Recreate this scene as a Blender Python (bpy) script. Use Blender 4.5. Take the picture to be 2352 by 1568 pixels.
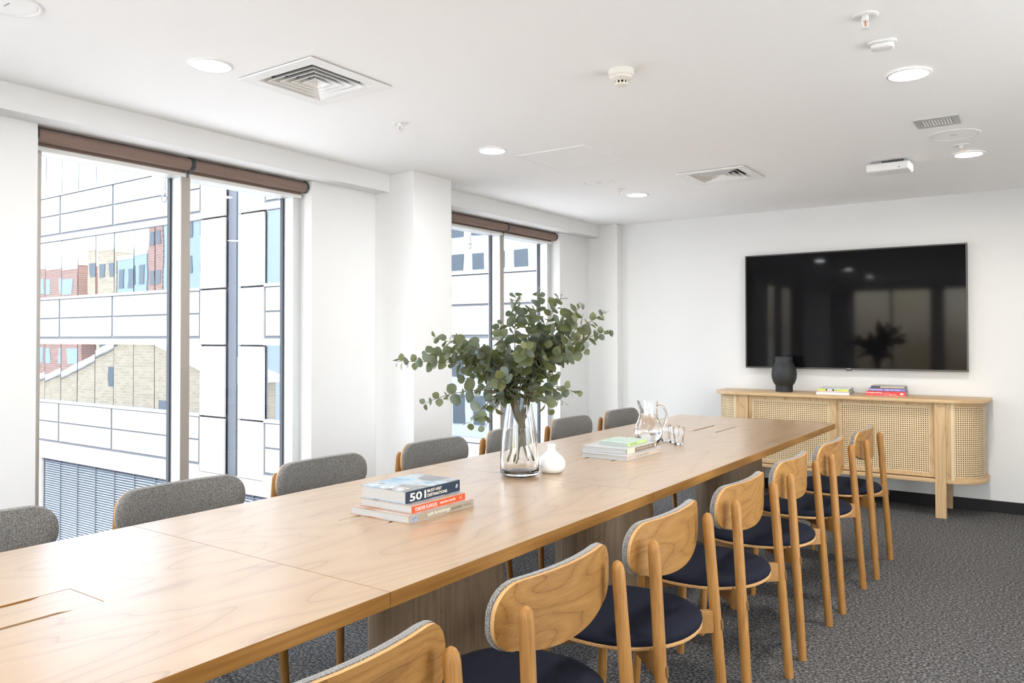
import bpy, bmesh, math, random
from mathutils import Vector, Matrix
from math import pi, sin, cos, radians, sqrt, tan

for o in list(bpy.data.objects):
    bpy.data.objects.remove(o, do_unlink=True)
scn = bpy.context.scene
C = scn.collection
rng = random.Random(7)

# ------------------------------------------------------------------ camera
cam = bpy.data.cameras.new('camera')
camo = bpy.data.objects.new('camera', cam)
C.objects.link(camo)
Fv = Vector((-0.5702887, 0.8212667, 0.0170804))
Rv = Vector((0.8213626, 0.5704020, -0.0022465))
Uv = Vector((0.0115877, -0.0127480, 0.9998516))
M = Matrix((( Rv.x, Uv.x, -Fv.x, 0), (Rv.y, Uv.y, -Fv.y, 0), (Rv.z, Uv.z, -Fv.z, 0), (0, 0, 0, 1)))
M.translation = Vector((0, 0, 1.32))
camo.matrix_world = M
cam.sensor_fit = 'HORIZONTAL'
cam.sensor_width = 36.0
cam.lens = 1792.03 * 36.0 / 2352.0
cam.shift_y = -(784 - 743.82) / 2352.0
cam.clip_start = 0.05
cam.clip_end = 400
scn.camera = camo

# ------------------------------------------------------------------ world / sun / exposure
LAMP_W = 165.0          # radiance scale of the ceiling downlights
SKY_K = 0.72
SUN_E = 3.5
w = bpy.data.worlds.new('sky')
scn.world = w
w.use_nodes = True
nt = w.node_tree
nt.nodes.clear()
n_out = nt.nodes.new('ShaderNodeOutputWorld')
n_bg = nt.nodes.new('ShaderNodeBackground')
n_sky = nt.nodes.new('ShaderNodeTexSky')
n_sky.sky_type = 'NISHITA'
n_sky.sun_disc = False
n_sky.sun_elevation = radians(48)
n_sky.sun_rotation = radians(165)
n_sky.air_density = 1.0
n_sky.dust_density = 2.5
n_tc = nt.nodes.new('ShaderNodeTexCoord')
n_no = nt.nodes.new('ShaderNodeTexNoise')
n_no.inputs['Scale'].default_value = 2.6
n_no.inputs['Detail'].default_value = 7
n_no.inputs['Roughness'].default_value = 0.6
n_cr = nt.nodes.new('ShaderNodeValToRGB')
n_cr.color_ramp.elements[0].position = 0.40
n_cr.color_ramp.elements[1].position = 0.62
n_mx = nt.nodes.new('ShaderNodeMix')
n_mx.data_type = 'RGBA'
n_mx.inputs[7].default_value = (8.6, 8.8, 9.2, 1)
nt.links.new(n_tc.outputs['Generated'], n_no.inputs['Vector'])
nt.links.new(n_no.outputs['Fac'], n_cr.inputs['Fac'])
nt.links.new(n_cr.outputs['Color'], n_mx.inputs[0])
nt.links.new(n_sky.outputs['Color'], n_mx.inputs[6])
nt.links.new(n_mx.outputs[2], n_bg.inputs['Color'])
n_bg.inputs['Strength'].default_value = SKY_K
nt.links.new(n_bg.outputs[0], n_out.inputs[0])

sl = bpy.data.lights.new('sun', 'SUN')
sl.energy = SUN_E
sl.angle = radians(0.6)
sl.color = (1.0, 0.95, 0.87)
so = bpy.data.objects.new('sun', sl)
C.objects.link(so)
so.rotation_euler = Vector((-0.30, 0.72, -0.72)).to_track_quat('-Z', 'Y').to_euler()
so.location = (5, -20, 25)

vs = scn.view_settings
vs.view_transform = 'Standard'
try:
    vs.look = 'None'
except Exception:
    pass
vs.exposure = 1.27
vs.gamma = 1.0
vs.use_curve_mapping = False

# ------------------------------------------------------------------ node helpers / materials
def new_mat(name):
    m = bpy.data.materials.new(name)
    m.use_nodes = True
    t = m.node_tree
    t.nodes.clear()
    o = t.nodes.new('ShaderNodeOutputMaterial')
    b = t.nodes.new('ShaderNodeBsdfPrincipled')
    t.links.new(b.outputs[0], o.inputs[0])
    return m, t, b, o

def plain(name, col, rough=0.5, metal=0.0, spec=0.5, var=0.0, vscale=30.0, bump=0.0, coat=0.0):
    m, t, b, o = new_mat(name)
    b.inputs['Base Color'].default_value = (*col, 1)
    b.inputs['Roughness'].default_value = rough
    b.inputs['Metallic'].default_value = metal
    b.inputs['Specular IOR Level'].default_value = spec
    b.inputs['Coat Weight'].default_value = coat
    if var or bump:
        tc = t.nodes.new('ShaderNodeTexCoord')
        no = t.nodes.new('ShaderNodeTexNoise')
        no.inputs['Scale'].default_value = vscale
        no.inputs['Detail'].default_value = 4
        t.links.new(tc.outputs['Object'], no.inputs['Vector'])
        if var:
            cr = t.nodes.new('ShaderNodeValToRGB')
            cr.color_ramp.elements[0].position = 0.3
            cr.color_ramp.elements[1].position = 0.7
            cr.color_ramp.elements[0].color = (*[c * (1 - var) for c in col], 1)
            cr.color_ramp.elements[1].color = (*[min(1, c * (1 + var)) for c in col], 1)
            t.links.new(no.outputs['Fac'], cr.inputs['Fac'])
            t.links.new(cr.outputs['Color'], b.inputs['Base Color'])
        if bump:
            bp = t.nodes.new('ShaderNodeBump')
            bp.inputs['Strength'].default_value = bump
            bp.inputs['Distance'].default_value = 0.002
            t.links.new(no.outputs['Fac'], bp.inputs['Height'])
            t.links.new(bp.outputs[0], b.inputs['Normal'])
    return m

def wood(name, c0, c1, c2, axis='Y', scale=1.0, rough=0.45, cath=0.5, coat=0.0, rings=9.0, fine=0.5, spec=0.5, band=0.0):
    """oak: c0 dark vein, c1 body, c2 light body; grain runs along the local axis"""
    m, t, b, o = new_mat(name)
    N = t.nodes.new
    L = t.links.new
    tc = N('ShaderNodeTexCoord')
    oi = N('ShaderNodeObjectInfo')
    vm = N('ShaderNodeVectorMath'); vm.operation = 'SCALE'
    comb = N('ShaderNodeCombineXYZ')
    for i in range(3):
        L(oi.outputs['Random'], comb.inputs[i])
    L(comb.outputs[0], vm.inputs[0])
    vm.inputs['Scale'].default_value = 37.0
    add = N('ShaderNodeVectorMath'); add.operation = 'ADD'
    L(tc.outputs['Object'], add.inputs[0]); L(vm.outputs[0], add.inputs[1])
    def mapping(s_long, s_cross):
        mp = N('ShaderNodeMapping')
        s = [s_cross, s_cross, s_cross]
        s['XYZ'.index(axis)] = s_long
        mp.inputs['Scale'].default_value = [v * scale for v in s]
        L(add.outputs[0], mp.inputs['Vector'])
        return mp
    # cathedral figure: iso-lines of a stretched noise field
    m1 = mapping(0.55, 2.6)
    n1 = N('ShaderNodeTexNoise'); n1.inputs['Scale'].default_value = 1.0; n1.inputs['Detail'].default_value = 2.5; n1.inputs['Roughness'].default_value = 0.42
    L(m1.outputs[0], n1.inputs['Vector'])
    mul = N('ShaderNodeMath'); mul.operation = 'MULTIPLY'; mul.inputs[1].default_value = rings
    L(n1.outputs['Fac'], mul.inputs[0])
    fr = N('ShaderNodeMath'); fr.operation = 'FRACT'
    L(mul.outputs[0], fr.inputs[0])
    ramp = N('ShaderNodeValToRGB')
    e = ramp.color_ramp.elements
    e[0].position = 0.0; e[0].color = (*c0, 1)
    e[1].position = 1.0; e[1].color = (*c1, 1)
    k = ramp.color_ramp.elements.new(0.10); k.color = (*c1, 1)
    k = ramp.color_ramp.elements.new(0.45); k.color = (*c2, 1)
    k = ramp.color_ramp.elements.new(0.92); k.color = (*c1, 1)
    L(fr.outputs[0], ramp.inputs['Fac'])
    # fine pores
    m2 = mapping(3.0, 95.0)
    n2 = N('ShaderNodeTexNoise'); n2.inputs['Scale'].default_value = 1.0; n2.inputs['Detail'].default_value = 3
    L(m2.outputs[0], n2.inputs['Vector'])
    r2 = N('ShaderNodeValToRGB')
    r2.color_ramp.elements[0].position = 0.30; r2.color_ramp.elements[0].color = (*c0, 1)
    r2.color_ramp.elements[1].position = 0.62; r2.color_ramp.elements[1].color = (*c2, 1)
    L(n2.outputs['Fac'], r2.inputs['Fac'])
    # slow tone drift
    m3 = mapping(0.5, 5.0)
    n3 = N('ShaderNodeTexNoise'); n3.inputs['Scale'].default_value = 1.0; n3.inputs['Detail'].default_value = 2
    L(m3.outputs[0], n3.inputs['Vector'])
    r3 = N('ShaderNodeValToRGB')
    r3.color_ramp.elements[0].position = 0.3; r3.color_ramp.elements[0].color = (*c1, 1)
    r3.color_ramp.elements[1].position = 0.7; r3.color_ramp.elements[1].color = (*c2, 1)
    L(n3.outputs['Fac'], r3.inputs['Fac'])
    x1 = N('ShaderNodeMix'); x1.data_type = 'RGBA'; x1.inputs[0].default_value = cath
    L(r3.outputs['Color'], x1.inputs[6]); L(ramp.outputs['Color'], x1.inputs[7])
    x2 = N('ShaderNodeMix'); x2.data_type = 'RGBA'; x2.inputs[0].default_value = fine
    L(x1.outputs[2], x2.inputs[6]); L(r2.outputs['Color'], x2.inputs[7])
    L(x2.outputs[2], b.inputs['Base Color'])
    b.inputs['Roughness'].default_value = rough
    b.inputs['Coat Weight'].default_value = coat
    b.inputs['Coat Roughness'].default_value = 0.28
    b.inputs['Specular IOR Level'].default_value = spec
    bp = N('ShaderNodeBump'); bp.inputs['Strength'].default_value = 0.12; bp.inputs['Distance'].default_value = 0.001
    L(n2.outputs['Fac'], bp.inputs['Height']); L(bp.outputs[0], b.inputs['Normal'])
    return m

def speckle(name, cols, scale, rough=0.95, bump=0.6, dist=0.003, detail=2, sheen=0.0, big=0.0):
    m, t, b, o = new_mat(name)
    N = t.nodes.new; L = t.links.new
    tc = N('ShaderNodeTexCoord')
    no = N('ShaderNodeTexNoise'); no.inputs['Scale'].default_value = scale; no.inputs['Detail'].default_value = detail; no.inputs['Roughness'].default_value = 0.7
    L(tc.outputs['Object'], no.inputs['Vector'])
    cr = N('ShaderNodeValToRGB')
    n = len(cols)
    e = cr.color_ramp.elements
    e[0].position = 0.32; e[0].color = (*cols[0], 1)
    e[1].position = 0.68; e[1].color = (*cols[-1], 1)
    for i in range(1, n - 1):
        k = e.new(0.32 + 0.36 * i / (n - 1)); k.color = (*cols[i], 1)
    L(no.outputs['Fac'], cr.inputs['Fac'])
    L(cr.outputs['Color'], b.inputs['Base Color'])
    b.inputs['Roughness'].default_value = rough
    b.inputs['Specular IOR Level'].default_value = 0.1
    b.inputs['Sheen Weight'].default_value = sheen
    bp = N('ShaderNodeBump'); bp.inputs['Strength'].default_value = bump; bp.inputs['Distance'].default_value = dist
    L(no.outputs['Fac'], bp.inputs['Height']); L(bp.outputs[0], b.inputs['Normal'])
    return m

def thin_glass(name, tint=(0.97, 0.985, 0.985), refl=0.06):
    m, t, b, o = new_mat(name)
    t.nodes.remove(b)
    N = t.nodes.new; L = t.links.new
    tr = N('ShaderNodeBsdfTransparent'); tr.inputs['Color'].default_value = (*tint, 1)
    gl = N('ShaderNodeBsdfGlossy'); gl.inputs['Roughness'].default_value = 0.0
    fr = N('ShaderNodeFresnel')
    ge = N('ShaderNodeNewGeometry')
    io = N('ShaderNodeMapRange')          # same air-to-glass IOR on both faces of the sheet
    io.inputs['To Min'].default_value = 1.35; io.inputs['To Max'].default_value = 1 / 1.35
    L(ge.outputs['Backfacing'], io.inputs['Value']); L(io.outputs[0], fr.inputs['IOR'])
    mx = N('ShaderNodeMixShader')
    L(fr.outputs[0], mx.inputs[0]); L(tr.outputs[0], mx.inputs[1]); L(gl.outputs[0], mx.inputs[2])
    L(mx.outputs[0], o.inputs[0])
    return m

def solid_glass(name, ior=1.45, tint=(1, 1, 1)):
    m, t, b, o = new_mat(name)
    b.inputs['Base Color'].default_value = (*tint, 1)
    b.inputs['Roughness'].default_value = 0.0
    b.inputs['IOR'].default_value = ior
    b.inputs['Transmission Weight'].default_value = 1.0
    return m

def emitter(name, col, s):
    m, t, b, o = new_mat(name)
    b.inputs['Base Color'].default_value = (0.9, 0.9, 0.9, 1)
    b.inputs['Emission Color'].default_value = (*col, 1)
    b.inputs['Emission Strength'].default_value = s
    return m

MAT = {}
MAT['wall'] = plain('wall_paint', (0.78, 0.78, 0.775), 0.6, spec=0.25, bump=0.05, vscale=60)
MAT['ceil'] = plain('ceiling_paint', (0.95, 0.95, 0.95), 0.7, spec=0.2)
MAT['white'] = plain('white_enamel', (0.86, 0.86, 0.85), 0.35)
MAT['offwhite'] = plain('ivory_plastic', (0.82, 0.79, 0.72), 0.4)
MAT['grey'] = plain('grey_plastic', (0.35, 0.37, 0.38), 0.5)
MAT['dark'] = plain('dark_void', (0.015, 0.015, 0.016), 0.8, spec=0.1)
MAT['black'] = plain('black_skirting', (0.008, 0.008, 0.009), 0.45, spec=0.3)
MAT['alu'] = plain('silver_aluminium', (0.62, 0.63, 0.63), 0.4, metal=0.35)
MAT['alu_bronze'] = plain('bronze_aluminium', (0.40, 0.36, 0.32), 0.45, metal=0.3)
MAT['gasket'] = plain('rubber_gasket', (0.035, 0.04, 0.05), 0.5)
MAT['blind'] = plain('taupe_blind_fabric', (0.235, 0.165, 0.135), 0.8, spec=0.2, var=0.08, vscale=300)
MAT['blind_bar'] = plain('pale_blind_bar', (0.72, 0.71, 0.69), 0.45)
MAT['chrome'] = plain('chrome', (0.8, 0.8, 0.8), 0.12, metal=1.0)
MAT['brass'] = plain('copper_brass', (0.75, 0.35, 0.2), 0.3, metal=1.0)
MAT['glass_win'] = thin_glass('window_glass')
MAT['glass'] = solid_glass('clear_glass')
MAT['water'] = solid_glass('water', 1.33)
MAT['carpet'] = speckle('grey_carpet', [(0.014, 0.0135, 0.0135), (0.080, 0.077, 0.076), (0.27, 0.265, 0.262)], 85, bump=0.9, dist=0.004, detail=3)
MAT['felt'] = speckle('grey_felt', [(0.065, 0.062, 0.058), (0.165, 0.157, 0.147), (0.34, 0.33, 0.31)], 330, bump=0.35, dist=0.001, sheen=0.25)
MAT['navy'] = speckle('navy_fabric', [(0.007, 0.008, 0.014), (0.0105, 0.012, 0.020), (0.017, 0.019, 0.031)], 420, bump=0.3, dist=0.0008, sheen=0.0)
MAT['table'] = wood('oak_tabletop', (0.24, 0.125, 0.055), (0.40, 0.262, 0.145), (0.46, 0.315, 0.185), 'Y', 1.15, rough=0.30, cath=0.80, coat=0.75, rings=15, fine=0.14)
MAT['table_edge'] = wood('oak_edge', (0.17, 0.070, 0.013), (0.30, 0.135, 0.031), (0.37, 0.185, 0.050), 'Y', 1.0, rough=0.5, cath=0.3, rings=12, fine=0.45, spec=0.2)
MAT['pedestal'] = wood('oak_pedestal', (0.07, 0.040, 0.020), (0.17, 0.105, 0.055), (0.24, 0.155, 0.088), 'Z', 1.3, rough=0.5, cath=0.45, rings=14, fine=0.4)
MAT['chairwood'] = wood('oak_chair', (0.16, 0.062, 0.013), (0.31, 0.143, 0.035), (0.38, 0.19, 0.052), 'Z', 2.2, rough=0.45, cath=0.35, rings=10, fine=0.4, spec=0.3)
MAT['chairply'] = wood('oak_ply', (0.13, 0.050, 0.010), (0.30, 0.142, 0.034), (0.38, 0.195, 0.054), 'Y', 2.2, rough=0.45, cath=0.8, rings=16, fine=0.25, spec=0.3)
MAT['plyedge'] = wood('ply_edge', (0.30, 0.14, 0.04), (0.48, 0.25, 0.085), (0.58, 0.34, 0.14), 'Y', 2.0, rough=0.5, cath=0.3, fine=0.3)
MAT['sbwood'] = wood('ash_sideboard', (0.40, 0.235, 0.10), (0.55, 0.365, 0.185), (0.62, 0.435, 0.245), 'X', 1.5, rough=0.45, cath=0.5, rings=9, fine=0.25)
MAT['sbwood_v'] = wood('ash_sideboard_upright', (0.36, 0.205, 0.085), (0.54, 0.355, 0.18), (0.61, 0.43, 0.24), 'Z', 1.5, rough=0.45, cath=0.8, rings=20, fine=0.2)
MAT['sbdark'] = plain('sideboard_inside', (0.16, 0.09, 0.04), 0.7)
MAT['blackvase'] = plain('matt_black_ceramic', (0.022, 0.024, 0.026), 0.55, spec=0.4, bump=0.1, vscale=120)
MAT['whitevase'] = plain('white_ceramic', (0.85, 0.84, 0.82), 0.3)
MAT['screen'] = plain('black_screen', (0.004, 0.004, 0.005), 0.05, spec=0.12)
MAT['bezel'] = plain('dark_bezel', (0.06, 0.06, 0.06), 0.3, metal=0.4)
MAT['paper'] = plain('page_block', (0.46, 0.455, 0.45), 0.8, var=0.06, vscale=200)
MAT['stone'] = plain('pale_stone_cladding', (0.175, 0.173, 0.168), 0.6, var=0.05, vscale=6, spec=0.3)
MAT['granite'] = speckle('speckled_stone_cladding', [(0.10, 0.10, 0.10), (0.165, 0.165, 0.163), (0.19, 0.19, 0.187)], 14, bump=0.05, rough=0.7)
MAT['joint'] = plain('dark_joint_wall', (0.030, 0.036, 0.048), 0.6)
MAT['transom'] = plain('pale_metal_transom', (0.22, 0.22, 0.22), 0.5)
MAT['louvre'] = plain('blue_grey_louvre', (0.13, 0.155, 0.195), 0.45, metal=0.1)
MAT['louvre_dark'] = plain('louvre_plenum', (0.02, 0.025, 0.035), 0.7)
MAT['rivet'] = plain('grey_rivet', (0.25, 0.25, 0.26), 0.5)
MAT['brick'] = None
MAT['ground'] = plain('street_paving', (0.50, 0.49, 0.48), 0.9, var=0.2, vscale=0.5)
MAT['leaf_stem'] = plain('brown_stem', (0.12, 0.10, 0.04), 0.6)

# reflective facade glazing: coated glass with a dark room behind it
def facade_glass(name):
    m, t, b, o = new_mat(name)
    t.nodes.remove(b)
    N = t.nodes.new; L = t.links.new
    df = N('ShaderNodeBsdfDiffuse'); df.inputs['Color'].default_value = (0.012, 0.016, 0.022, 1)
    gl = N('ShaderNodeBsdfGlossy'); gl.inputs['Roughness'].default_value = 0.0; gl.inputs['Color'].default_value = (0.80, 0.86, 0.92, 1)
    tc = N('ShaderNodeTexCoord')
    no = N('ShaderNodeTexNoise'); no.inputs['Scale'].default_value = 1.1; no.inputs['Detail'].default_value = 1
    L(tc.outputs['Object'], no.inputs['Vector'])
    bp = N('ShaderNodeBump'); bp.inputs['Strength'].default_value = 0.05; bp.inputs['Distance'].default_value = 0.02
    L(no.outputs['Fac'], bp.inputs['Height']); L(bp.outputs[0], gl.inputs['Normal'])
    mx = N('ShaderNodeMixShader'); mx.inputs[0].default_value = 0.40
    L(df.outputs[0], mx.inputs[1]); L(gl.outputs[0], mx.inputs[2]); L(mx.outputs[0], o.inputs[0])
    return m
MAT['facade_glass'] = facade_glass('coated_facade_glass')

def brick_mat(name, a, b_, mortar, scale=1.0):
    m, t, b, o = new_mat(name)
    N = t.nodes.new; L = t.links.new
    tc = N('ShaderNodeTexCoord')
    mp = N('ShaderNodeMapping'); mp.inputs['Rotation'].default_value = (pi / 2, 0, 0)
    L(tc.outputs['Object'], mp.inputs['Vector'])
    br = N('ShaderNodeTexBrick'); br.inputs['Scale'].default_value = scale
    br.inputs['Color1'].default_value = (*a, 1); br.inputs['Color2'].default_value = (*b_, 1); br.inputs['Mortar'].default_value = (*mortar, 1)
    br.inputs['Brick Width'].default_value = 0.6; br.inputs['Row Height'].default_value = 0.2; br.inputs['Mortar Size'].default_value = 0.02
    L(mp.outputs[0], br.inputs['Vector'])
    L(br.outputs['Color'], b.inputs['Base Color'])
    b.inputs['Roughness'].default_value = 0.9
    return m
MAT['brick_tan'] = brick_mat('tan_brick', (0.50, 0.38, 0.24), (0.40, 0.29, 0.17), (0.48, 0.42, 0.34))
MAT['brick_red'] = brick_mat('red_brick', (0.42, 0.20, 0.13), (0.34, 0.16, 0.11), (0.40, 0.33, 0.28))
MAT['render'] = plain('pale_render', (0.70, 0.69, 0.66), 0.8)
MAT['bluewall'] = plain('blue_grey_cladding', (0.30, 0.36, 0.42), 0.6)
MAT['win_dark'] = plain('dark_window', (0.06, 0.075, 0.09), 0.2)

# cane webbing: woven strands with open octagonal holes (real transparency)
def cane_mat():
    m, t, b, o = new_mat('cane_webbing')
    N = t.nodes.new; L = t.links.new
    uv = N('ShaderNodeUVMap'); uv.uv_map = 'UVMap'
    sx = N('ShaderNodeSeparateXYZ'); L(uv.outputs[0], sx.inputs[0])
    P = 0.0152
    def cellc(sock):
        d = N('ShaderNodeMath'); d.operation = 'DIVIDE'; d.inputs[1].default_value = P
        L(sock, d.inputs[0])
        f = N('ShaderNodeMath'); f.operation = 'FRACT'; L(d.outputs[0], f.inputs[0])
        s = N('ShaderNodeMath'); s.operation = 'SUBTRACT'; s.inputs[1].default_value = 0.5; L(f.outputs[0], s.inputs[0])
        a = N('ShaderNodeMath'); a.operation = 'ABSOLUTE'; L(s.outputs[0], a.inputs[0])
        return a
    ax, ay = cellc(sx.outputs[0]), cellc(sx.outputs[1])
    mxm = N('ShaderNodeMath'); mxm.operation = 'MAXIMUM'; L(ax.outputs[0], mxm.inputs[0]); L(ay.outputs[0], mxm.inputs[1])
    sm = N('ShaderNodeMath'); sm.operation = 'ADD'; L(ax.outputs[0], sm.inputs[0]); L(ay.outputs[0], sm.inputs[1])
    sm2 = N('ShaderNodeMath'); sm2.operation = 'MULTIPLY'; sm2.inputs[1].default_value = 0.72; L(sm.outputs[0], sm2.inputs[0])
    oc = N('ShaderNodeMath'); oc.operation = 'MAXIMUM'; L(mxm.outputs[0], oc.inputs[0]); L(sm2.outputs[0], oc.inputs[1])
    hole = N('ShaderNodeMath'); hole.operation = 'LESS_THAN'; hole.inputs[1].default_value = 0.235; L(oc.outputs[0], hole.inputs[0])
    cr = N('ShaderNodeValToRGB')
    cr.color_ramp.elements[0].position = 0.24; cr.color_ramp.elements[0].color = (0.36, 0.22, 0.09, 1)
    cr.color_ramp.elements[1].position = 0.36; cr.color_ramp.elements[1].color = (0.70, 0.54, 0.325, 1)
    L(oc.outputs[0], cr.inputs['Fac']); L(cr.outputs['Color'], b.inputs['Base Color'])
    b.inputs['Roughness'].default_value = 0.5
    tr = N('ShaderNodeBsdfTransparent')
    mx = N('ShaderNodeMixShader')
    L(hole.outputs[0], mx.inputs[0]); L(b.outputs[0], mx.inputs[1]); L(tr.outputs[0], mx.inputs[2])
    L(mx.outputs[0], o.inputs[0])
    return m
MAT['cane'] = cane_mat()

def leaf_mat():
    m, t, b, o = new_mat('eucalyptus_leaf')
    N = t.nodes.new; L = t.links.new
    oi = N('ShaderNodeObjectInfo')
    cr = N('ShaderNodeValToRGB')
    e = cr.color_ramp.elements
    e[0].position = 0; e[0].color = (0.060, 0.070, 0.022, 1)
    e[1].position = 1; e[1].color = (0.150, 0.150, 0.050, 1)
    k = e.new(0.35); k.color = (0.085, 0.100, 0.040, 1)
    k = e.new(0.7); k.color = (0.105, 0.125, 0.070, 1)
    L(oi.outputs['Random'], cr.inputs['Fac'])
    ge = N('ShaderNodeNewGeometry')
    mx = N('ShaderNodeMix'); mx.data_type = 'RGBA'
    L(ge.outputs['Backfacing'], mx.inputs[0]); L(cr.outputs['Color'], mx.inputs[6])
    mx.inputs[7].default_value = (0.15, 0.175, 0.15, 1)
    L(mx.outputs[2], b.inputs['Base Color'])
    b.inputs['Roughness'].default_value = 0.45
    b.inputs['Subsurface Weight'].default_value = 0.0
    tl = N('ShaderNodeBsdfTranslucent'); tl.inputs['Color'].default_value = (0.16, 0.22, 0.06, 1)
    ms = N('ShaderNodeMixShader'); ms.inputs[0].default_value = 0.2
    L(b.outputs[0], ms.inputs[1]); L(tl.outputs[0], ms.inputs[2]); L(ms.outputs[0], o.inputs[0])
    return m
MAT['leaf'] = leaf_mat()

def cover_mat(name, cols, scale):
    m, t, b, o = new_mat(name)
    N = t.nodes.new; L = t.links.new
    tc = N('ShaderNodeTexCoord')
    no = N('ShaderNodeTexNoise'); no.inputs['Scale'].default_value = scale; no.inputs['Detail'].default_value = 3
    L(tc.outputs['Object'], no.inputs['Vector'])
    cr = N('ShaderNodeValToRGB')
    e = cr.color_ramp.elements
    n = len(cols)
    e[0].position = 0.3; e[0].color = (*cols[0], 1)
    e[1].position = 0.7; e[1].color = (*cols[-1], 1)
    for i in range(1, n - 1):
        k = e.new(0.3 + 0.4 * i / (n - 1)); k.color = (*cols[i], 1)
    L(no.outputs['Fac'], cr.inputs['Fac']); L(cr.outputs['Color'], b.inputs['Base Color'])
    b.inputs['Roughness'].default_value = 0.25
    return m

# ------------------------------------------------------------------ mesh helpers
class MB:
    def __init__(s):
        s.v = []; s.f = []; s.uv = {}
    def add(s, vs, fs):
        o = len(s.v); s.v += [tuple(p) for p in vs]; s.f += [tuple(i + o for i in f) for f in fs]
        return s
    def box(s, x0, x1, y0, y1, z0, z1):
        return s.add([(x0, y0, z0), (x1, y0, z0), (x1, y1, z0), (x0, y1, z0), (x0, y0, z1), (x1, y0, z1), (x1, y1, z1), (x0, y1, z1)],
                     [(0, 3, 2, 1), (4, 5, 6, 7), (0, 1, 5, 4), (1, 2, 6, 5), (2, 3, 7, 6), (3, 0, 4, 7)])
    def prism(s, pts, z0, z1, axis='z'):
        n = len(pts)
        def P(a, b, c):
            return (a, b, c) if axis == 'z' else ((c, a, b) if axis == 'x' else (a, c, b))
        vs = [P(a, b, z0) for a, b in pts] + [P(a, b, z1) for a, b in pts]
        fs = [tuple(range(n - 1, -1, -1)), tuple(range(n, 2 * n))] + [(i, (i + 1) % n, n + (i + 1) % n, n + i) for i in range(n)]
        return s.add(vs, fs)
    def lathe(s, prof, n=32, c=(0, 0, 0), closed=False):
        vs = []; fs = []
        m = len(prof)
        for i in range(n):
            a = 2 * pi * i / n
            for r, z in prof:
                vs.append((c[0] + r * cos(a), c[1] + r * sin(a), c[2] + z))
        for i in range(n):
            j = (i + 1) % n
            for k in range(m - 1 if not closed else m):
                k2 = (k + 1) % m
                fs.append((i * m + k, j * m + k, j * m + k2, i * m + k2))
        if not closed:
            if prof[0][0] > 1e-6:
                fs.append(tuple(i * m for i in range(n - 1, -1, -1)))
            if prof[-1][0] > 1e-6:
                fs.append(tuple(i * m + m - 1 for i in range(n)))
        return s.add(vs, fs)
    def tube(s, path, rad, n=10, caps=True, round_end=False):
        path = [Vector(p) for p in path]
        if not isinstance(rad, (list, tuple)):
            rad = [rad] * len(path)
        vs = []; fs = []
        prev = None
        for i, p in enumerate(path):
            d = (path[min(i + 1, len(path) - 1)] - path[max(i - 1, 0)])
            d = d.normalized() if d.length > 1e-9 else Vector((0, 0, 1))
            if prev is None:
                a = Vector((1, 0, 0)) if abs(d.x) < 0.8 else Vector((0, 1, 0))
                u = d.cross(a).normalized()
            else:
                u = (prev - d * prev.dot(d)).normalized()
            prev = u
            w_ = d.cross(u)
            for k in range(n):
                t_ = 2 * pi * k / n
                vs.append(p + (u * cos(t_) + w_ * sin(t_)) * rad[i])
        m = len(path)
        for i in range(m - 1):
            for k in range(n):
                k2 = (k + 1) % n
                fs.append((i * n + k, i * n + k2, (i + 1) * n + k2, (i + 1) * n + k))
        if caps:
            fs.append(tuple(range(n - 1, -1, -1)))
            fs.append(tuple((m - 1) * n + k for k in range(n)))
        return s.add(vs, fs)
    def ball(s, c, r, n=8, m=6, sz=1.0):
        prof = [(r * sin(pi * i / m), -r * sz * cos(pi * i / m)) for i in range(m + 1)]
        prof[0] = (0.0, prof[0][1]); prof[-1] = (0.0, prof[-1][1])
        return s.lathe(prof, n, c)
    def mesh(s, name, mat=None, smooth=None, bevel=0.0, segs=2, merge=True):
        me = bpy.data.meshes.new(name)
        me.from_pydata(s.v, [], s.f)
        bm = bmesh.new(); bm.from_mesh(me)
        if merge:
            bmesh.ops.remove_doubles(bm, verts=bm.verts, dist=1e-6)
        bmesh.ops.recalc_face_normals(bm, faces=bm.faces)
        if bevel > 0:
            es = [e for e in bm.edges if len(e.link_faces) == 2 and e.calc_face_angle(0) > 0.6]
            bmesh.ops.bevel(bm, geom=es, offset=bevel, segments=segs, affect='EDGES', profile=0.5, clamp_overlap=True)
        bm.to_mesh(me); bm.free()
        if mat is not None:
            me.materials.append(mat)
        if smooth is not None:
            for p in me.polygons:
                p.use_smooth = True
            me.set_sharp_from_angle(angle=radians(smooth))
        return me
    def build(s, name, mat, parent=None, smooth=None, bevel=0.0, segs=2, loc=None, rot=None):
        return place(name, s.mesh(name, mat, smooth, bevel, segs), parent, loc, rot)

def place(name, me, parent=None, loc=None, rot=None):
    o = bpy.data.objects.new(name, me)
    C.objects.link(o)
    if parent is not None:
        o.parent = parent
    if loc is not None:
        o.location = loc
    if rot is not None:
        o.rotation_euler = rot
    return o

def tag(o, label=None, cat=None, group=None, kind=None):
    if label: o['label'] = label
    if cat: o['category'] = cat
    if group: o['group'] = group
    if kind: o['kind'] = kind
    return o

def thing(name, label, cat, loc=(0, 0, 0), rz=0.0, group=None):
    o = bpy.data.objects.new(name, None)
    o.empty_display_size = 0.1
    C.objects.link(o)
    o.location = loc; o.rotation_euler = (0, 0, rz)
    return tag(o, label, cat, group)

def struct(o, parent=None):
    o['kind'] = 'structure'
    return o

def copy_tree(o, parent=None):
    c = o.copy(); C.objects.link(c)
    c.parent = parent
    for ch in list(o.children):
        copy_tree(ch, c)
    return c

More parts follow.
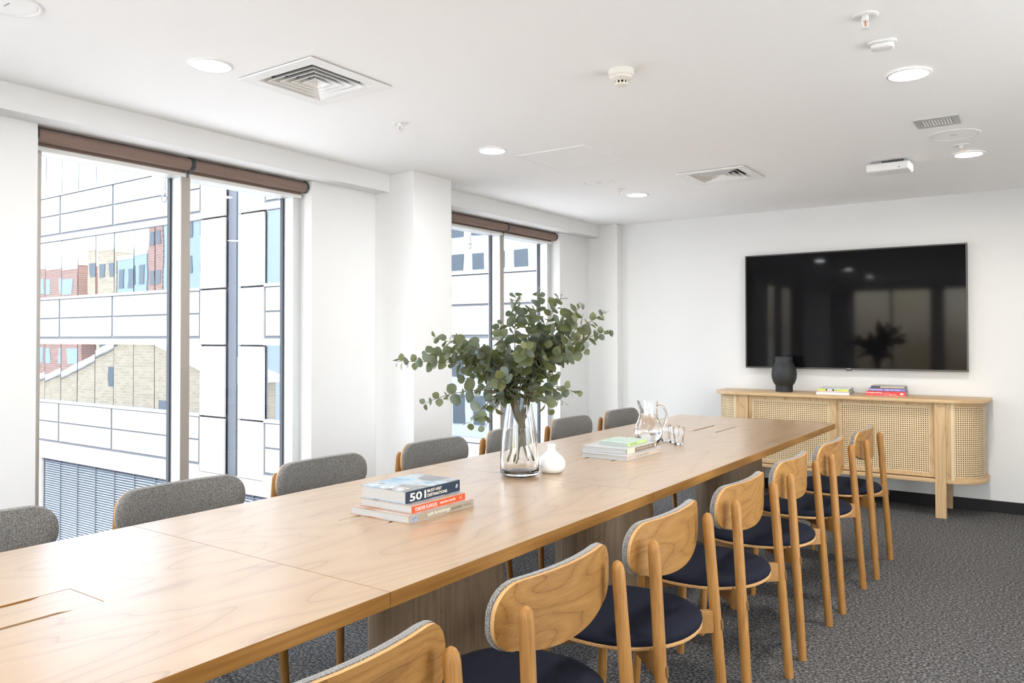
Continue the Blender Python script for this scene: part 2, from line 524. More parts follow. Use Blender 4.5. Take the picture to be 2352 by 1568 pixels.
def rrect(x0, x1, y0, y1, r, n=6):
    """rounded rectangle outline; r is one radius or four (x0y0, x1y0, x1y1, x0y1)"""
    if not isinstance(r, (list, tuple)):
        r = [r] * 4
    pts = []
    for (cx, cy, rr, a0) in ((x0 + r[0], y0 + r[0], r[0], pi), (x1 - r[1], y0 + r[1], r[1], 1.5 * pi), (x1 - r[2], y1 - r[2], r[2], 0), (x0 + r[3], y1 - r[3], r[3], 0.5 * pi)):
        if rr < 1e-6:
            pts.append((cx, cy)); continue
        for i in range(n + 1):
            a = a0 + 0.5 * pi * i / n
            pts.append((cx + rr * cos(a), cy + rr * sin(a)))
    return pts

_txt = {}
def text_mesh(s, size, depth=0.0002, bold=0.0, shear=0.0):
    cu = bpy.data.curves.new('lettering', 'FONT')
    cu.body = s; cu.size = size; cu.extrude = depth; cu.offset = bold; cu.shear = shear
    cu.resolution_u = 3
    ob = bpy.data.objects.new('lettering', cu)
    C.objects.link(ob)
    dg = bpy.context.evaluated_depsgraph_get()
    me = bpy.data.meshes.new_from_object(ob.evaluated_get(dg))
    bpy.data.objects.remove(ob, do_unlink=True)
    return me

def lettering(name, s, mat, parent, origin, xdir, ydir, height, width=None, bold=0.0, shear=0.0):
    """flat print: text laid from origin, reading along xdir, up along ydir, fitted to cap height (and width)"""
    me = text_mesh(s, 1.0, 0.0, bold, shear)
    xs = [v.co.x for v in me.vertices]; ys = [v.co.y for v in me.vertices]
    x0, x1, y0, y1 = min(xs), max(xs), min(ys), max(ys)
    sy = height / (y1 - y0)
    sx = sy if width is None else width / (x1 - x0)
    X = Vector(xdir).normalized(); Y = Vector(ydir).normalized(); O = Vector(origin)
    Zn = X.cross(Y)
    for v in me.vertices:
        v.co = O + X * ((v.co.x - x0) * sx) + Y * ((v.co.y - y0) * sy) + Zn * 0.0004
    me.materials.clear(); me.materials.append(mat)
    return place(name, me, parent)

# ================================================================== ROOM SHELL
H = 2.42
XW = -3.80        # plaster face of the window wall
YT = 6.908        # TV wall
YB = -3.60        # back wall behind the camera
XR = 1.10         # right wall
WIN = [(1.68, 3.28), (4.66, 6.26), (-1.30, 0.95)]
WZ0, WZ1 = 0.12, 2.30
BX = -3.67        # bulkhead face

b = MB().box(-4.35, XR + 0.2, YB - 0.2, YT + 0.2, -0.2, 0.0)
struct(b.build('floor', MAT['carpet']))
DUCTS = [(-2.595, 2.265), (-1.85, 5.16)]
b = MB()
gx = sorted([-4.35, XR + 0.2] + [x + d_ for x, y in DUCTS for d_ in (-0.180, 0.180)])
gy = sorted([YB - 0.2, YT + 0.2] + [y + d_ for x, y in DUCTS for d_ in (-0.180, 0.180)])
for i in range(len(gx) - 1):
    for j in range(len(gy) - 1):
        mx_, my_ = (gx[i] + gx[i + 1]) / 2, (gy[j] + gy[j + 1]) / 2
        if any(abs(mx_ - x) < 0.18 and abs(my_ - y) < 0.18 for x, y in DUCTS):
            continue
        b.box(gx[i], gx[i + 1], gy[j], gy[j + 1], H, H + 0.25)
b.box(-4.35, XR + 0.2, YB - 0.2, YT + 0.2, H + 0.25, H + 0.30)
struct(b.build('ceiling', MAT['ceil']))
# window wall with openings (0.25 m thick)
b = MB()
TH = -4.06
ys = sorted([YB] + [y for ab in WIN for y in ab] + [YT])
for i in range(0, len(ys), 2):
    b.box(TH, XW, ys[i], ys[i + 1], 0, H)
for y0, y1 in WIN:
    b.box(TH, XW, y0, y1, 0, WZ0)
    b.box(TH, XW, y0, y1, WZ1, H)
struct(b.build('wall_left', MAT['wall']))
# back wall; one window known from the TV reflection, the rest added for daylight
BWIN = [(-3.45, -1.95), (-1.80, -0.30), (-0.15, 0.95)]
b = MB()
xs = [-4.06] + [x for ab in BWIN for x in ab] + [XR + 0.2]
for i in range(0, len(xs), 2):
    b.box(xs[i], xs[i + 1], YB - 0.2, YB, 0, H)
for x0, x1 in BWIN:
    b.box(x0, x1, YB - 0.2, YB, 0, 0.30); b.box(x0, x1, YB - 0.2, YB, 2.30, H)
struct(b.build('wall_back', MAT['wall']))
struct(MB().box(-4.06, XR + 0.2, YT, YT + 0.2, 0, H).build('wall_television', MAT['wall']))
RW = (2.0, 3.9)  # unseen opening added so fill light gets to the ceiling
b = MB().box(XR, XR + 0.2, YB, RW[0], 0, H).box(XR, XR + 0.2, RW[1], YT, 0, H)
b.box(XR, XR + 0.2, RW[0], RW[1], 0, 0.25).box(XR, XR + 0.2, RW[0], RW[1], 2.30, H)
struct(b.build('wall_right', MAT['wall']))
# bulkhead over the windows, column between the windows, corner boxing
struct(MB().box(XW, BX, YB, 3.84, WZ1, H).build('trim_1', MAT['wall'], bevel=0.002))
struct(MB().box(XW, BX, 4.23, 6.795, WZ1, H).build('trim_2', MAT['wall'], bevel=0.002))
struct(MB().box(XW, -3.452, 3.84, 4.23, 0, H).build('column', MAT['wall'], bevel=0.003))
struct(MB().box(XW, -3.475, 6.795, YT, 0, H).build('column', MAT['wall'], bevel=0.003))
# skirting
struct(MB().box(-3.475, XR, YT - 0.012, YT, 0, 0.086).build('baseboard_television', MAT['black'], bevel=0.002))
b = MB().box(XW, XW + 0.012, YB, 3.84, 0, 0.086).box(XW, XW + 0.012, 4.23, 6.795, 0, 0.086)
b.box(-3.452, -3.440, 3.84, 4.23, 0, 0.086)
struct(b.build('baseboard_left', MAT['black']))
struct(MB().box(XR - 0.012, XR, YB, YT, 0, 0.086).build('baseboard_right', MAT['black']))

# windows
def make_window(n, y0, y1, split=True):
    root = bpy.data.objects.new('window_%d' % n, None); C.objects.link(root); struct(root)
    root.location = (-3.94, (y0 + y1) / 2, WZ0)
    hw = (y1 - y0) / 2; hh = WZ1 - WZ0
    fx0, fx1 = -0.08, 0.04     # frame depth, room side at x=-3.90
    fw = 0.062
    MB().box(fx0, fx1, -hw, -hw + fw, 0, hh).build('jamb', MAT['alu_bronze'], root, bevel=0.002)
    MB().box(fx0, fx1, hw - fw, hw, 0, hh).build('jamb', MAT['alu'], root, bevel=0.002)
    MB().box(fx0, fx1, -hw + fw, hw - fw, 0, 0.06).build('sill_frame', MAT['alu'], root, bevel=0.002)
    MB().box(fx0, fx1, -hw + fw, hw - fw, hh - 0.10, hh).build('head_frame', MAT['alu'], root, bevel=0.002)
    m0, m1 = -0.027, 0.027
    # mullion: pale side cheeks, bronze face cap
    MB().box(fx0, fx1 - 0.004, m0, m1, 0.06, hh - 0.10).build('mullion', MAT['alu'], root, bevel=0.001)
    MB().box(fx1 - 0.004, fx1 + 0.006, m0, m1, 0.06, hh - 0.10).build('mullion_cap', MAT['alu_bronze'], root, bevel=0.001)
    for (a, c) in ((-hw + fw, m0), (m1, hw - fw)):
        p = MB().box(-0.060, -0.054, a, c, 0.06, hh - 0.10).build('pane', MAT['glass_win'], root)
        g = MB()
        g.box(-0.070, -0.044, a, a + 0.008, 0.06, hh - 0.10).box(-0.070, -0.044, c - 0.011, c, 0.06, hh - 0.10)
        g.box(-0.070, -0.044, a, c, 0.06, 0.07)
        g.build('gasket', MAT['gasket'], p)
    MB().box(0.04, 0.16, -hw, hw, -0.02, 0.0).build('sill_board', MAT['white'], root, bevel=0.003)
    return root
for i, (y0, y1) in enumerate(WIN):
    make_window(i + 1, y0, y1)
for i, (x0, x1) in enumerate(BWIN):  # unseen back glazing, widened to let in more daylight
    root = bpy.data.objects.new('window_%d' % (4 + i), None); C.objects.link(root); struct(root)
    root.location = ((x0 + x1) / 2, YB - 0.1, 0.30)
    hw = (x1 - x0) / 2
    b = MB().box(-hw, -hw + .05, -.04, .04, 0, 2.0).box(hw - .05, hw, -.04, .04, 0, 2.0).box(-.025, .025, -.04, .04, 0, 2.0)
    b.box(-hw, hw, -.04, .04, 0, .05).box(-hw, hw, -.04, .04, 1.95, 2.0)
    b.build('frame', MAT['alu'], root)
    MB().box(-hw + .05, -.025, -.003, .003, .05, 1.95).build('pane', MAT['glass_win'], root)
    MB().box(.025, hw - .05, -.003, .003, .05, 1.95).build('pane', MAT['glass_win'], root)

root = bpy.data.objects.new('window_7', None); C.objects.link(root); struct(root)  # window added out of view to bring in fill light
root.location = (XR + 0.1, (RW[0] + RW[1]) / 2, 0.25)
hw = (RW[1] - RW[0]) / 2
b = MB().box(-.04, .04, -hw, -hw + .05, 0, 2.05).box(-.04, .04, hw - .05, hw, 0, 2.05).box(-.04, .04, -.025, .025, 0, 2.05)
b.box(-.04, .04, -hw, hw, 0, .05).box(-.04, .04, -hw, hw, 2.0, 2.05)
b.build('frame', MAT['alu'], root)
for a_, c_ in ((-hw + .05, -.025), (.025, hw - .05)):
    MB().box(-.003, .003, a_, c_, .05, 2.0).build('pane', MAT['glass_win'], root)

struct(MB().box(XR + 0.2, XR + 3.0, YB, YT + 1.0, 2.50, 2.75).build('sky_blocker_slab', MAT['wall']))  # unseen overhang added to keep direct sky light out of the right opening

# ------------------------------------------------------------------ roller blinds
def roller_blind(y0, y1, label, chain_at):
    L = y1 - y0
    t = thing('roller_blind', label, 'blind', (-3.852, (y0 + y1) / 2, 2.262), 0, 'brown roller blinds rolled up over the windows')
    R = 0.033
    hl = L / 2 - 0.012
    # fabric roll with the free flap dropping at its window side
    prof = [(R * cos(a), R * sin(a)) for a in [2 * pi * k / 36 for k in range(36)]]
    MB().prism(prof, -hl, hl, 'y').build('fabric_roll', MAT['blind'], t, smooth=40)
    MB().box(-R, -R + 0.002, -hl, hl, -0.052, 0.0).build('fabric_flap', MAT['blind'], t)
    bar = rrect(-R - 0.006, -R + 0.010, -0.066, -0.044, 0.004, 3)
    MB().prism(bar, -hl, hl, 'y').build('bottom_bar', MAT['blind_bar'], t, smooth=40)
    for s in (-1, 1):
        capp = [(0.036 * cos(a), 0.036 * sin(a)) for a in [2 * pi * k / 28 for k in range(28)]]
        MB().prism(capp, s * hl, s * (hl + 0.012), 'y').build('end_bracket', MAT['gasket'], t, smooth=40)
        MB().box(-0.012, 0.012, s * (hl + 0.004) - 0.004, s * (hl + 0.004) + 0.004, 0.0, 0.038).build('end_bracket', MAT['gasket'], t)
    if chain_at:
        ch = MB()
        for dx in (-0.024, 0.030):
            for k in range(240):
                ch.ball((dx, chain_at * (hl + 0.0065), -0.01 - k * 0.0078), 0.0024, 5, 4)
        tag(ch.build('bead_chain', MAT['blind_bar'], t), kind='stuff')
    return t
roller_blind(1.685, 2.48, 'brown rolled-up blind over the left pane of the nearer window', -1)
roller_blind(2.48, 3.275, 'brown rolled-up blind over the right pane of the nearer window', 1)
roller_blind(4.665, 5.46, 'brown rolled-up blind next to the square column on the farther window', 0)
roller_blind(5.46, 6.255, 'brown rolled-up blind at the right end of the farther window', 1)

# ================================================================== CEILING FITTINGS
LW = emitter('warm_led', (1.0, 0.945, 0.875), LAMP_W * 1.2)
LN = emitter('neutral_led', (0.93, 0.965, 1.0), LAMP_W * 0.46)
def downlight(x, y, label, mat):
    t = thing('downlight', label, 'light', (x, y, H), 0, 'round recessed ceiling downlights')
    MB().lathe([(0.070, -0.001), (0.087, -0.001), (0.087, -0.004), (0.082, -0.008), (0.072, -0.007), (0.068, -0.002)], 40, closed=True).build('trim_ring', MAT['white'], t, smooth=50)
    MB().lathe([(0.0, -0.0045), (0.030, -0.0045), (0.055, -0.004), (0.071, -0.0025)], 32).build('lens', mat, t, smooth=60)
    return t
DL = [(-2.775, 1.875, 'lit round downlight beside the large square vent, nearest the left edge', LN),
      (-2.70, 3.69, 'lit round downlight in front of the faint ceiling access panel', LN),
      (-2.63, 5.49, 'lit round downlight closest to the corner of the TV wall and window wall', LN),
      (-0.487, 3.62, 'large warm lit downlight near the motion sensor at upper right', LW),
      (-0.41, 5.42, 'warm lit downlight above the television, beside the round speaker', LW),
      (-2.75, 0.06, 'lit round downlight behind the frame at the left', LN),
      (-2.75, -1.75, 'lit round downlight by the back windows at the left', LN),
      (-0.49, 1.82, 'warm lit downlight above the photographer on the right', LW),
      (-0.49, 0.02, 'warm lit downlight behind the photographer', LW),
      (-0.49, -1.78, 'warm lit downlight by the back windows', LW)]
for d in DL:
    downlight(*d)

def diffuser(x, y, label):
    t = thing('air_diffuser', label, 'vent', (x, y, H), 0, 'square four-way ceiling air diffusers')
    S = 0.215
    def ring(a0, z0, a1, z1, th=0.0025):
        m = MB()
        for k in range(4):
            c_, s_ = cos(k * pi / 2), sin(k * pi / 2)
            def P(u, v, z): return (u * c_ - v * s_, u * s_ + v * c_, z)
            vs = [P(a0, -a0, z0), P(a0, a0, z0), P(a1, a1, z1), P(a1, -a1, z1),
                  P(a0, -a0, z0 + th), P(a0, a0, z0 + th), P(a1, a1, z1 + th), P(a1, -a1, z1 + th)]
            m.add(vs, [(0, 1, 2, 3), (7, 6, 5, 4), (0, 4, 5, 1), (2, 6, 7, 3)])
        return m
    # flange round the duct opening
    ring(0.228, -0.010, 0.172, -0.008, 0.007).build('flange', MAT['white'], t)
    duct = MB().box(-0.178, 0.178, -0.178, 0.178, 0.10, 0.105)
    for k in range(4):
        c_, s_ = cos(k * pi / 2), sin(k * pi / 2)
        q = [(0.176, -0.178), (0.178, -0.178), (0.178, 0.178), (0.176, 0.178)]
        duct.prism([(u * c_ - v * s_, u * s_ + v * c_) for u, v in q], 0.002, 0.10)
    duct.build('duct_box', MAT['dark'], t)
    ring(0.176, -0.008, 0.150, 0.016).build('blade', MAT['white'], t)
    for k in range(4):
        a_out = 0.142 - 0.0335 * k
        ring(a_out, -0.008, a_out - 0.029, 0.022).build('blade', MAT['white'], t)
    MB().box(-0.009, 0.009, -0.009, 0.009, 0.010, 0.022).build('centre_plate', MAT['white'], t)
    MB().box(-0.006, 0.006, -0.170, 0.170, 0.024, 0.034).build('cross_rail', MAT['grey'], t)
    return t
diffuser(-2.595, 2.265, 'large square louvred ceiling vent at upper left, near the window bulkhead')
diffuser(-1.85, 5.16, 'square louvred ceiling vent above the far end of the table')

def sprinkler(x, y, label, z=H, big=False):
    t = thing('sprinkler', label, 'sprinkler', (x, y, z), rng.uniform(0, 3), 'fire sprinkler heads')
    MB().lathe([(0.014, 0.0), (0.043, 0.0), (0.043, -0.003), (0.036, -0.007), (0.020, -0.004), (0.014, -0.003)], 24, closed=True).build('rosette', MAT['white'], t, smooth=50)
    MB().lathe([(0.012, 0.0), (0.012, -0.014), (0.007, -0.016), (0.007, -0.018)], 14).build('body', MAT['white'], t, smooth=50)
    MB().lathe([(0.0022, -0.018), (0.0026, -0.026), (0.0022, -0.036)], 8).build('bulb', MAT['brass'], t)
    for s in (-1, 1):
        MB().tube([(s * 0.010, 0, -0.012), (s * 0.0145, 0, -0.022), (s * 0.011, 0, -0.036), (0, 0, -0.043)], 0.0022, 6).build('yoke_arm', MAT['white'], t, smooth=60)
    MB().lathe([(0.0, -0.043), (0.014, -0.044), (0.014, -0.0455), (0.0, -0.0455)], 16).build('deflector', MAT['white'], t)
    return t
sprinkler(-0.519, 2.876, 'white sprinkler head at the upper right, beyond the motion sensor')
sprinkler(-2.742, 2.945, 'small white sprinkler head between the large vent and the second downlight')
sprinkler(-0.424, 5.15, 'sprinkler head squeezed between the round speaker and a warm downlight')
sprinkler(-2.631, 5.19, 'tiny sprinkler head beside the flush round speaker near the corner')

# window drenchers outside the glass, hung from the outer head
def drencher(x, y, label):
    t = thing('drencher_sprinkler', label, 'sprinkler', (x, y, 2.30), 0.6, 'drencher heads outside the windows')
    MB().tube([(0, 0, 0), (0, 0, -0.17)], 0.011, 10).build('drop_pipe', MAT['blind_bar'], t, smooth=50)
    MB().lathe([(0.0, -0.150), (0.012, -0.150), (0.056, -0.163), (0.056, -0.165), (0.0, -0.158)], 28).build('shield', MAT['blind_bar'], t, smooth=60)
    MB().lathe([(0.010, -0.160), (0.010, -0.178), (0.005, -0.184)], 12).build('body', MAT['grey'], t, smooth=50)
    for s in (-1, 1):
        MB().tube([(s * 0.009, 0, -0.175), (s * 0.016, 0, -0.188), (s * 0.012, 0, -0.204), (0, 0, -0.212)], 0.003, 6).build('yoke_arm', MAT['grey'], t, smooth=60)
    MB().lathe([(0.0, -0.212), (0.019, -0.214), (0.019, -0.216), (0.0, -0.216)], 14).build('deflector', MAT['grey'], t)
    return t
struct(MB().box(-4.22, -4.06, YB, YT + 1.2, 2.30, 2.75).build('trim_3', MAT['transom']))
drencher(-4.12, 2.49, 'drencher head with a disc shield hanging outside the nearer window')
drencher(-4.12, 5.30, 'drencher head with a disc shield hanging outside the farther window')

# smoke detector
t = thing('smoke_detector', 'ivory domed smoke detector in the middle of the ceiling', 'smoke detector', (-1.452, 2.885, H))
MB().lathe([(0.0, 0.0), (0.051, 0.0), (0.053, -0.004), (0.052, -0.026), (0.046, -0.030), (0.0, -0.030)], 36).build('base', MAT['offwhite'], t, smooth=40)
MB().lathe([(0.0, -0.030), (0.046, -0.030), (0.045, -0.036), (0.030, -0.047), (0.028, -0.047), (0.0, -0.047)], 36).build('housing', MAT['offwhite'], t, smooth=40)
MB().lathe([(0.0, -0.047), (0.022, -0.047), (0.022, -0.057), (0.0, -0.057)], 24).build('chamber', MAT['dark'], t)
for k in range(10):
    a = 2 * pi * k / 10
    MB().box(0.0225, 0.027, -0.003, 0.003, -0.058, -0.046).build('vent_rib', MAT['offwhite'], t, rot=(0, 0, a))
MB().lathe([(0.0, -0.0575), (0.027, -0.0575), (0.026, -0.062), (0.020, -0.065), (0.0, -0.066)], 28).build('cap', MAT['offwhite'], t, smooth=40)
MB().lathe([(0.0, 0), (0.002, 0), (0.002, -0.001), (0, -0.001)], 8).build('indicator', MAT['dark'], t, loc=(0.015, -0.036, -0.041))

# motion sensor
t = thing('motion_sensor', 'small rounded white motion sensor next to the large warm downlight', 'sensor', (-0.514, 3.174, H), 0.1)
MB().prism(rrect(-0.050, 0.050, -0.040, 0.040, 0.030, 6), -0.008, 0).build('base', MAT['white'], t, smooth=40, bevel=0.002)
MB().prism(rrect(-0.040, 0.040, -0.030, 0.030, 0.022, 6), -0.026, -0.008).build('lens', MAT['white'], t, smooth=40, bevel=0.007, segs=3)
for s in (-0.008, 0.008):
    MB().ball((s, -0.024, -0.020), 0.0018, 6, 4).build('indicator', MAT['grey'], t)

# small bar grille
t = thing('air_grille', 'small rectangular white grille above the flush round speaker', 'grille', (-0.477, 4.506, H), 0.0)
b = MB()
b.box(-0.100, 0.100, -0.096, -0.062, -0.006, 0).box(-0.100, 0.100, 0.062, 0.096, -0.006, 0).box(-0.100, -0.068, -0.062, 0.062, -0.006, 0).box(0.068, 0.100, -0.062, 0.062, -0.006, 0)
b.build('frame', MAT['alu'], t)
MB().box(-0.068, 0.068, -0.062, 0.062, -0.001, -0.0004).build('backing', MAT['grey'], t)
for k in range(10):
    x = -0.060 + k * 0.0133
    MB().box(x - 0.0045, x + 0.0045, -0.062, 0.062, -0.0055, -0.0015).build('slat', MAT['white'], t)

# ceiling speakers
def speaker(x, y, r, label):
    t = thing('ceiling_speaker', label, 'speaker', (x, y, H), 0, 'flush round ceiling speakers')
    MB().lathe([(r - 0.016, 0), (r, 0), (r, -0.003), (r - 0.006, -0.006), (r - 0.014, -0.005), (r - 0.016, -0.002)], 48, closed=True).build('rim', MAT['white'], t, smooth=50)
    MB().lathe([(0, -0.003), (r - 0.017, -0.003), (r - 0.017, 0), (0, 0)], 48).build('cover', MAT['ceil'], t, smooth=40)
    MB().box(-0.018, 0.018, -0.002, 0.002, -0.0045, -0.003).build('badge', MAT['grey'], t)
    return t
speaker(-0.434, 4.86, 0.128, 'large flush round ceiling speaker with a tiny badge, beside the grille')
speaker(-2.64, 4.885, 0.115, 'flush round ceiling speaker near the second vent and the corner')
speaker(-2.815, 1.145, 0.105, 'round ceiling speaker cut off by the top left corner')

# access panel: flush lid in a shadow-gap frame
t = thing('access_panel', 'faint flush square access panel between two downlights', 'panel', (-2.43, 4.12, H))
b = MB()
for (x0, x1, y0, y1) in ((-.235, .235, -.235, -.231), (-.235, .235, .231, .235), (-.235, -.231, -.231, .231), (.231, .235, -.231, .231)):
    b.box(x0, x1, y0, y1, -0.004, 0)
b.build('frame', MAT['white'], t)
MB().box(-.229, .229, -.229, .229, -0.0025, 0).build('lid', MAT['ceil'], t)

# white box on the ceiling in front of the TV
t = thing('ceiling_unit', 'white rounded box unit hung under the ceiling before the television', 'device', (-0.838, 5.38, H), 0.0)
MB().box(-0.10, 0.105, -0.055, 0.055, -0.022, 0.0).build('mount_plate', MAT['grey'], t, bevel=0.003)
for k in range(14):
    x = -0.035 + k * 0.009
    MB().box(x, x + 0.005, -0.0575, -0.055, -0.019, -0.003).build('vent_slot', MAT['dark'], t)
MB().prism(rrect(-0.125, 0.125, -0.082, 0.082, 0.020, 6), -0.068, -0.018).build('body', MAT['white'], t, smooth=40, bevel=0.010, segs=3)
MB().prism([(0.026 * cos(2 * pi * k / 24), 0.021 * sin(2 * pi * k / 24) - 0.045) for k in range(24)], 0.1245, 0.128, 'x').build('end_knob', MAT['offwhite'], t, smooth=40)
MB().box(0.060, 0.072, -0.0835, -0.082, -0.056, -0.050).build('indicator', MAT['grey'], t)

# ================================================================== TELEVISION
t = thing('television', 'large wall-mounted black flat screen television above the sideboard', 'television', (-1.387, YT - 0.001, 1.541))
TW, TH2 = 0.852, 0.493
MB().box(-TW + .012, TW - .012, -0.050, -0.004, -TH2 + .012, TH2 - .012).build('back_shell', MAT['gasket'], t, bevel=0.004)
MB().box(-0.25, 0.25, -0.006, 0.0, -0.20, 0.20).build('wall_bracket', MAT['gasket'], t)
b = MB()
for (x0, x1, z0, z1) in ((-TW, TW, TH2 - .011, TH2), (-TW, TW, -TH2, -TH2 + .013), (-TW, -TW + .011, -TH2 + .013, TH2 - .011), (TW - .011, TW, -TH2 + .013, TH2 - .011)):
    b.box(x0, x1, -0.062, -0.045, z0, z1)
b.build('bezel', MAT['bezel'], t, bevel=0.0015)
MB().box(-TW + .010, TW - .010, -0.0585, -0.052, -TH2 + .012, TH2 - .010).build('screen', MAT['screen'], t)
MB().prism(rrect(-0.022, 0.022, -TH2 - 0.008, -TH2 + 0.004, 0.003, 3), -0.060, -0.050, 'y').build('sensor_tab', MAT['gasket'], t)
lettering('logo', 'LG', plain('logo_silver', (0.9, 0.9, 0.9), 0.3), t, (-0.014, -0.0622, -TH2 + 0.0025), (1, 0, 0), (0, 0, 1), 0.0085, 0.028, 0.01)

# ================================================================== SIDEBOARD
SX, SY = -1.408, 6.42
t = thing('sideboard', 'pale ash sideboard with woven cane doors and curved cane ends', 'sideboard', (SX, SY, 0))
sb = t
X1 = 1.022
MB().prism(rrect(-X1, X1, 0.0, 0.47, (0.26, 0.26, 0.004, 0.004), 14), 0.835, 0.860).build('top', MAT['sbwood'], t, smooth=40, bevel=0.003)
MB().prism(rrect(-X1 + .022, X1 - .022, 0.025, 0.468, (0.24, 0.24, 0.004, 0.004), 14), 0.253, 0.279).build('bottom_board', MAT['sbwood'], t, smooth=40, bevel=0.002)
# dark carcass inside
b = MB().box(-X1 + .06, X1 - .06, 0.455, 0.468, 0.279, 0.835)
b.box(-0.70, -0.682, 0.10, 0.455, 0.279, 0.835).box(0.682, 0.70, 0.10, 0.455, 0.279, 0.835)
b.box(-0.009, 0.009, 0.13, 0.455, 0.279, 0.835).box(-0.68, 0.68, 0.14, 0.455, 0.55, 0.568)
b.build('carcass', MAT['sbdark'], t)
# legs: front slabs run full height, back legs under the board
for s in (-1, 1):
    x0, x1 = (s * 0.757, s * 0.685)
    x0, x1 = min(x0, x1), max(x0, x1)
    MB().box(x0, x1, 0.018, 0.060, 0.0, 0.835).build('leg', MAT['sbwood_v'], t, bevel=0.002)
    MB().box(x0, x1, 0.425, 0.468, 0.0, 0.253).build('leg', MAT['sbwood_v'], t, bevel=0.002)
    xs0, xs1 = sorted((s * 0.757, s * 0.787))
    MB().box(xs0, xs1, 0.030, 0.062, 0.279, 0.835).build('stile', MAT['sbwood_v'], t, bevel=0.001)
def cane_sheet(path, z0, z1, name, parent):
    """vertical sheet swept along a plan path with a metric UV map"""
    m = MB(); n = len(path)
    vs = [(x, y, z0) for x, y in path] + [(x, y, z1) for x, y in path]
    fs = [(i, i + 1, n + i + 1, n + i) for i in range(n - 1)]
    me = bpy.data.meshes.new(name); me.from_pydata(vs, [], fs)
    d = [0.0]
    for i in range(1, n):
        d.append(d[-1] + sqrt((path[i][0] - path[i - 1][0]) ** 2 + (path[i][1] - path[i - 1][1]) ** 2))
    uvl = me.uv_layers.new(name='UVMap')
    for p in me.polygons:
        for li in p.loop_indices:
            vi = me.loops[li].vertex_index
            uvl.data[li].uv = (d[vi % n], vs[vi][2])
    me.materials.append(MAT['cane'])
    for p in me.polygons: p.use_smooth = True
    return place(name, me, parent)
def door(x0, x1, y, stile_l, stile_r):
    z0, z1 = 0.287, 0.832
    d = bpy.data.objects.new('door', None); C.objects.link(d); d.parent = sb
    b = MB().box(x0, x0 + stile_l, y, y + 0.018, z0, z1).box(x1 - stile_r, x1, y, y + 0.018, z0, z1)
    b.box(x0 + stile_l, x1 - stile_r, y, y + 0.018, z1 - 0.028, z1).box(x0 + stile_l, x1 - stile_r, y, y + 0.018, z0, z0 + 0.030)
    b.build('door_frame', MAT['sbwood_v'], d)
    cane_sheet([(x0 + stile_l - .003, y + 0.006), (x1 - stile_r + .003, y + 0.006)], z0 + 0.026, z1 - 0.024, 'cane_panel', d)
    bd = MB()
    for (a0, a1, c0, c1) in ((x0 + stile_l, x1 - stile_r, z0 + .030, z0 + .036), (x0 + stile_l, x1 - stile_r, z1 - .034, z1 - .028), (x0 + stile_l, x0 + stile_l + .006, z0 + .03, z1 - .028), (x1 - stile_r - .006, x1 - stile_r, z0 + .03, z1 - .028)):
        bd.box(a0, a1, y + 0.001, y + 0.008, c0, c1)
    bd.build('spline_bead', plain('cane_spline', (0.70, 0.57, 0.37), 0.5) if 'spl' not in MAT else MAT['spl'], d)
    return d
MAT['spl'] = plain('cane_spline', (0.70, 0.57, 0.37), 0.5)
door(-0.683, 0.006, 0.038, 0.030, 0.055)
door(-0.030, 0.683, 0.060, 0.055, 0.036)
for s in (-1, 1):
    path = []
    cx, cy, r = X1 - 0.036 - 0.225, 0.040 + 0.225, 0.225
    path.append((0.800, 0.040)); path.append((cx, 0.040))
    for k in range(1, 15):
        a = -pi / 2 + (pi / 2) * k / 14
        path.append((cx + r * cos(a), cy + r * sin(a)))
    path.append((cx + r, 0.455))
    p2 = [(s * x, y) for x, y in path]
    e = bpy.data.objects.new('end_panel', None); C.objects.link(e); e.parent = sb
    cane_sheet(p2, 0.300, 0.812, 'cane_panel', e)
    for (z0, z1) in ((0.279, 0.302), (0.808, 0.835)):
        m = MB(); n = len(p2)
        ins = [(s * (x - 0.012 * min(1, max(0, (x - 0.8) / 0.1))), y + 0.012 * (1 if y < 0.2 else 0.5)) for x, y in path]
        vs = [(x, y, z0) for x, y in p2] + [(x, y, z0) for x, y in ins] + [(x, y, z1) for x, y in p2] + [(x, y, z1) for x, y in ins]
        fs = []
        for i in range(n - 1):
            fs += [(i, i + 1, 2 * n + i + 1, 2 * n + i), (n + i, n + i + 1, 3 * n + i + 1, 3 * n + i), (i, n + i, n + i + 1, i + 1), (2 * n + i, 2 * n + i + 1, 3 * n + i + 1, 3 * n + i)]
        m.add(vs, fs); m.build('rail', MAT['sbwood'], e, smooth=40)
    xs0, xs1 = sorted((s * 0.787, s * 0.808))
    MB().box(xs0, xs1, 0.036, 0.060, 0.279, 0.835).build('edge_strip', MAT['spl'], e)
    # dark sheet standing in for the shade behind the cane
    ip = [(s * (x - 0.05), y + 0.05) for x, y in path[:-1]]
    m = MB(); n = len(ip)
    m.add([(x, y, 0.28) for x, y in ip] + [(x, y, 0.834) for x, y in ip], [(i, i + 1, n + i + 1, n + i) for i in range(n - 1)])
    m.build('shade_sheet', MAT['sbdark'], e)

# black vase
t = thing('black_vase', 'matt black ceramic vase with a collar neck on the sideboard', 'vase', (-1.862, 6.68, 0.860))
MB().lathe([(0.0, 0.0), (0.066, 0.0), (0.069, 0.003), (0.069, 0.048), (0.071, 0.054), (0.088, 0.080), (0.099, 0.115), (0.101, 0.145), (0.098, 0.180), (0.088, 0.215), (0.073, 0.240), (0.070, 0.245), (0.070, 0.292), (0.067, 0.295), (0.062, 0.294), (0.062, 0.10), (0.0, 0.08)], 48).build('body', MAT['blackvase'], t, smooth=35)

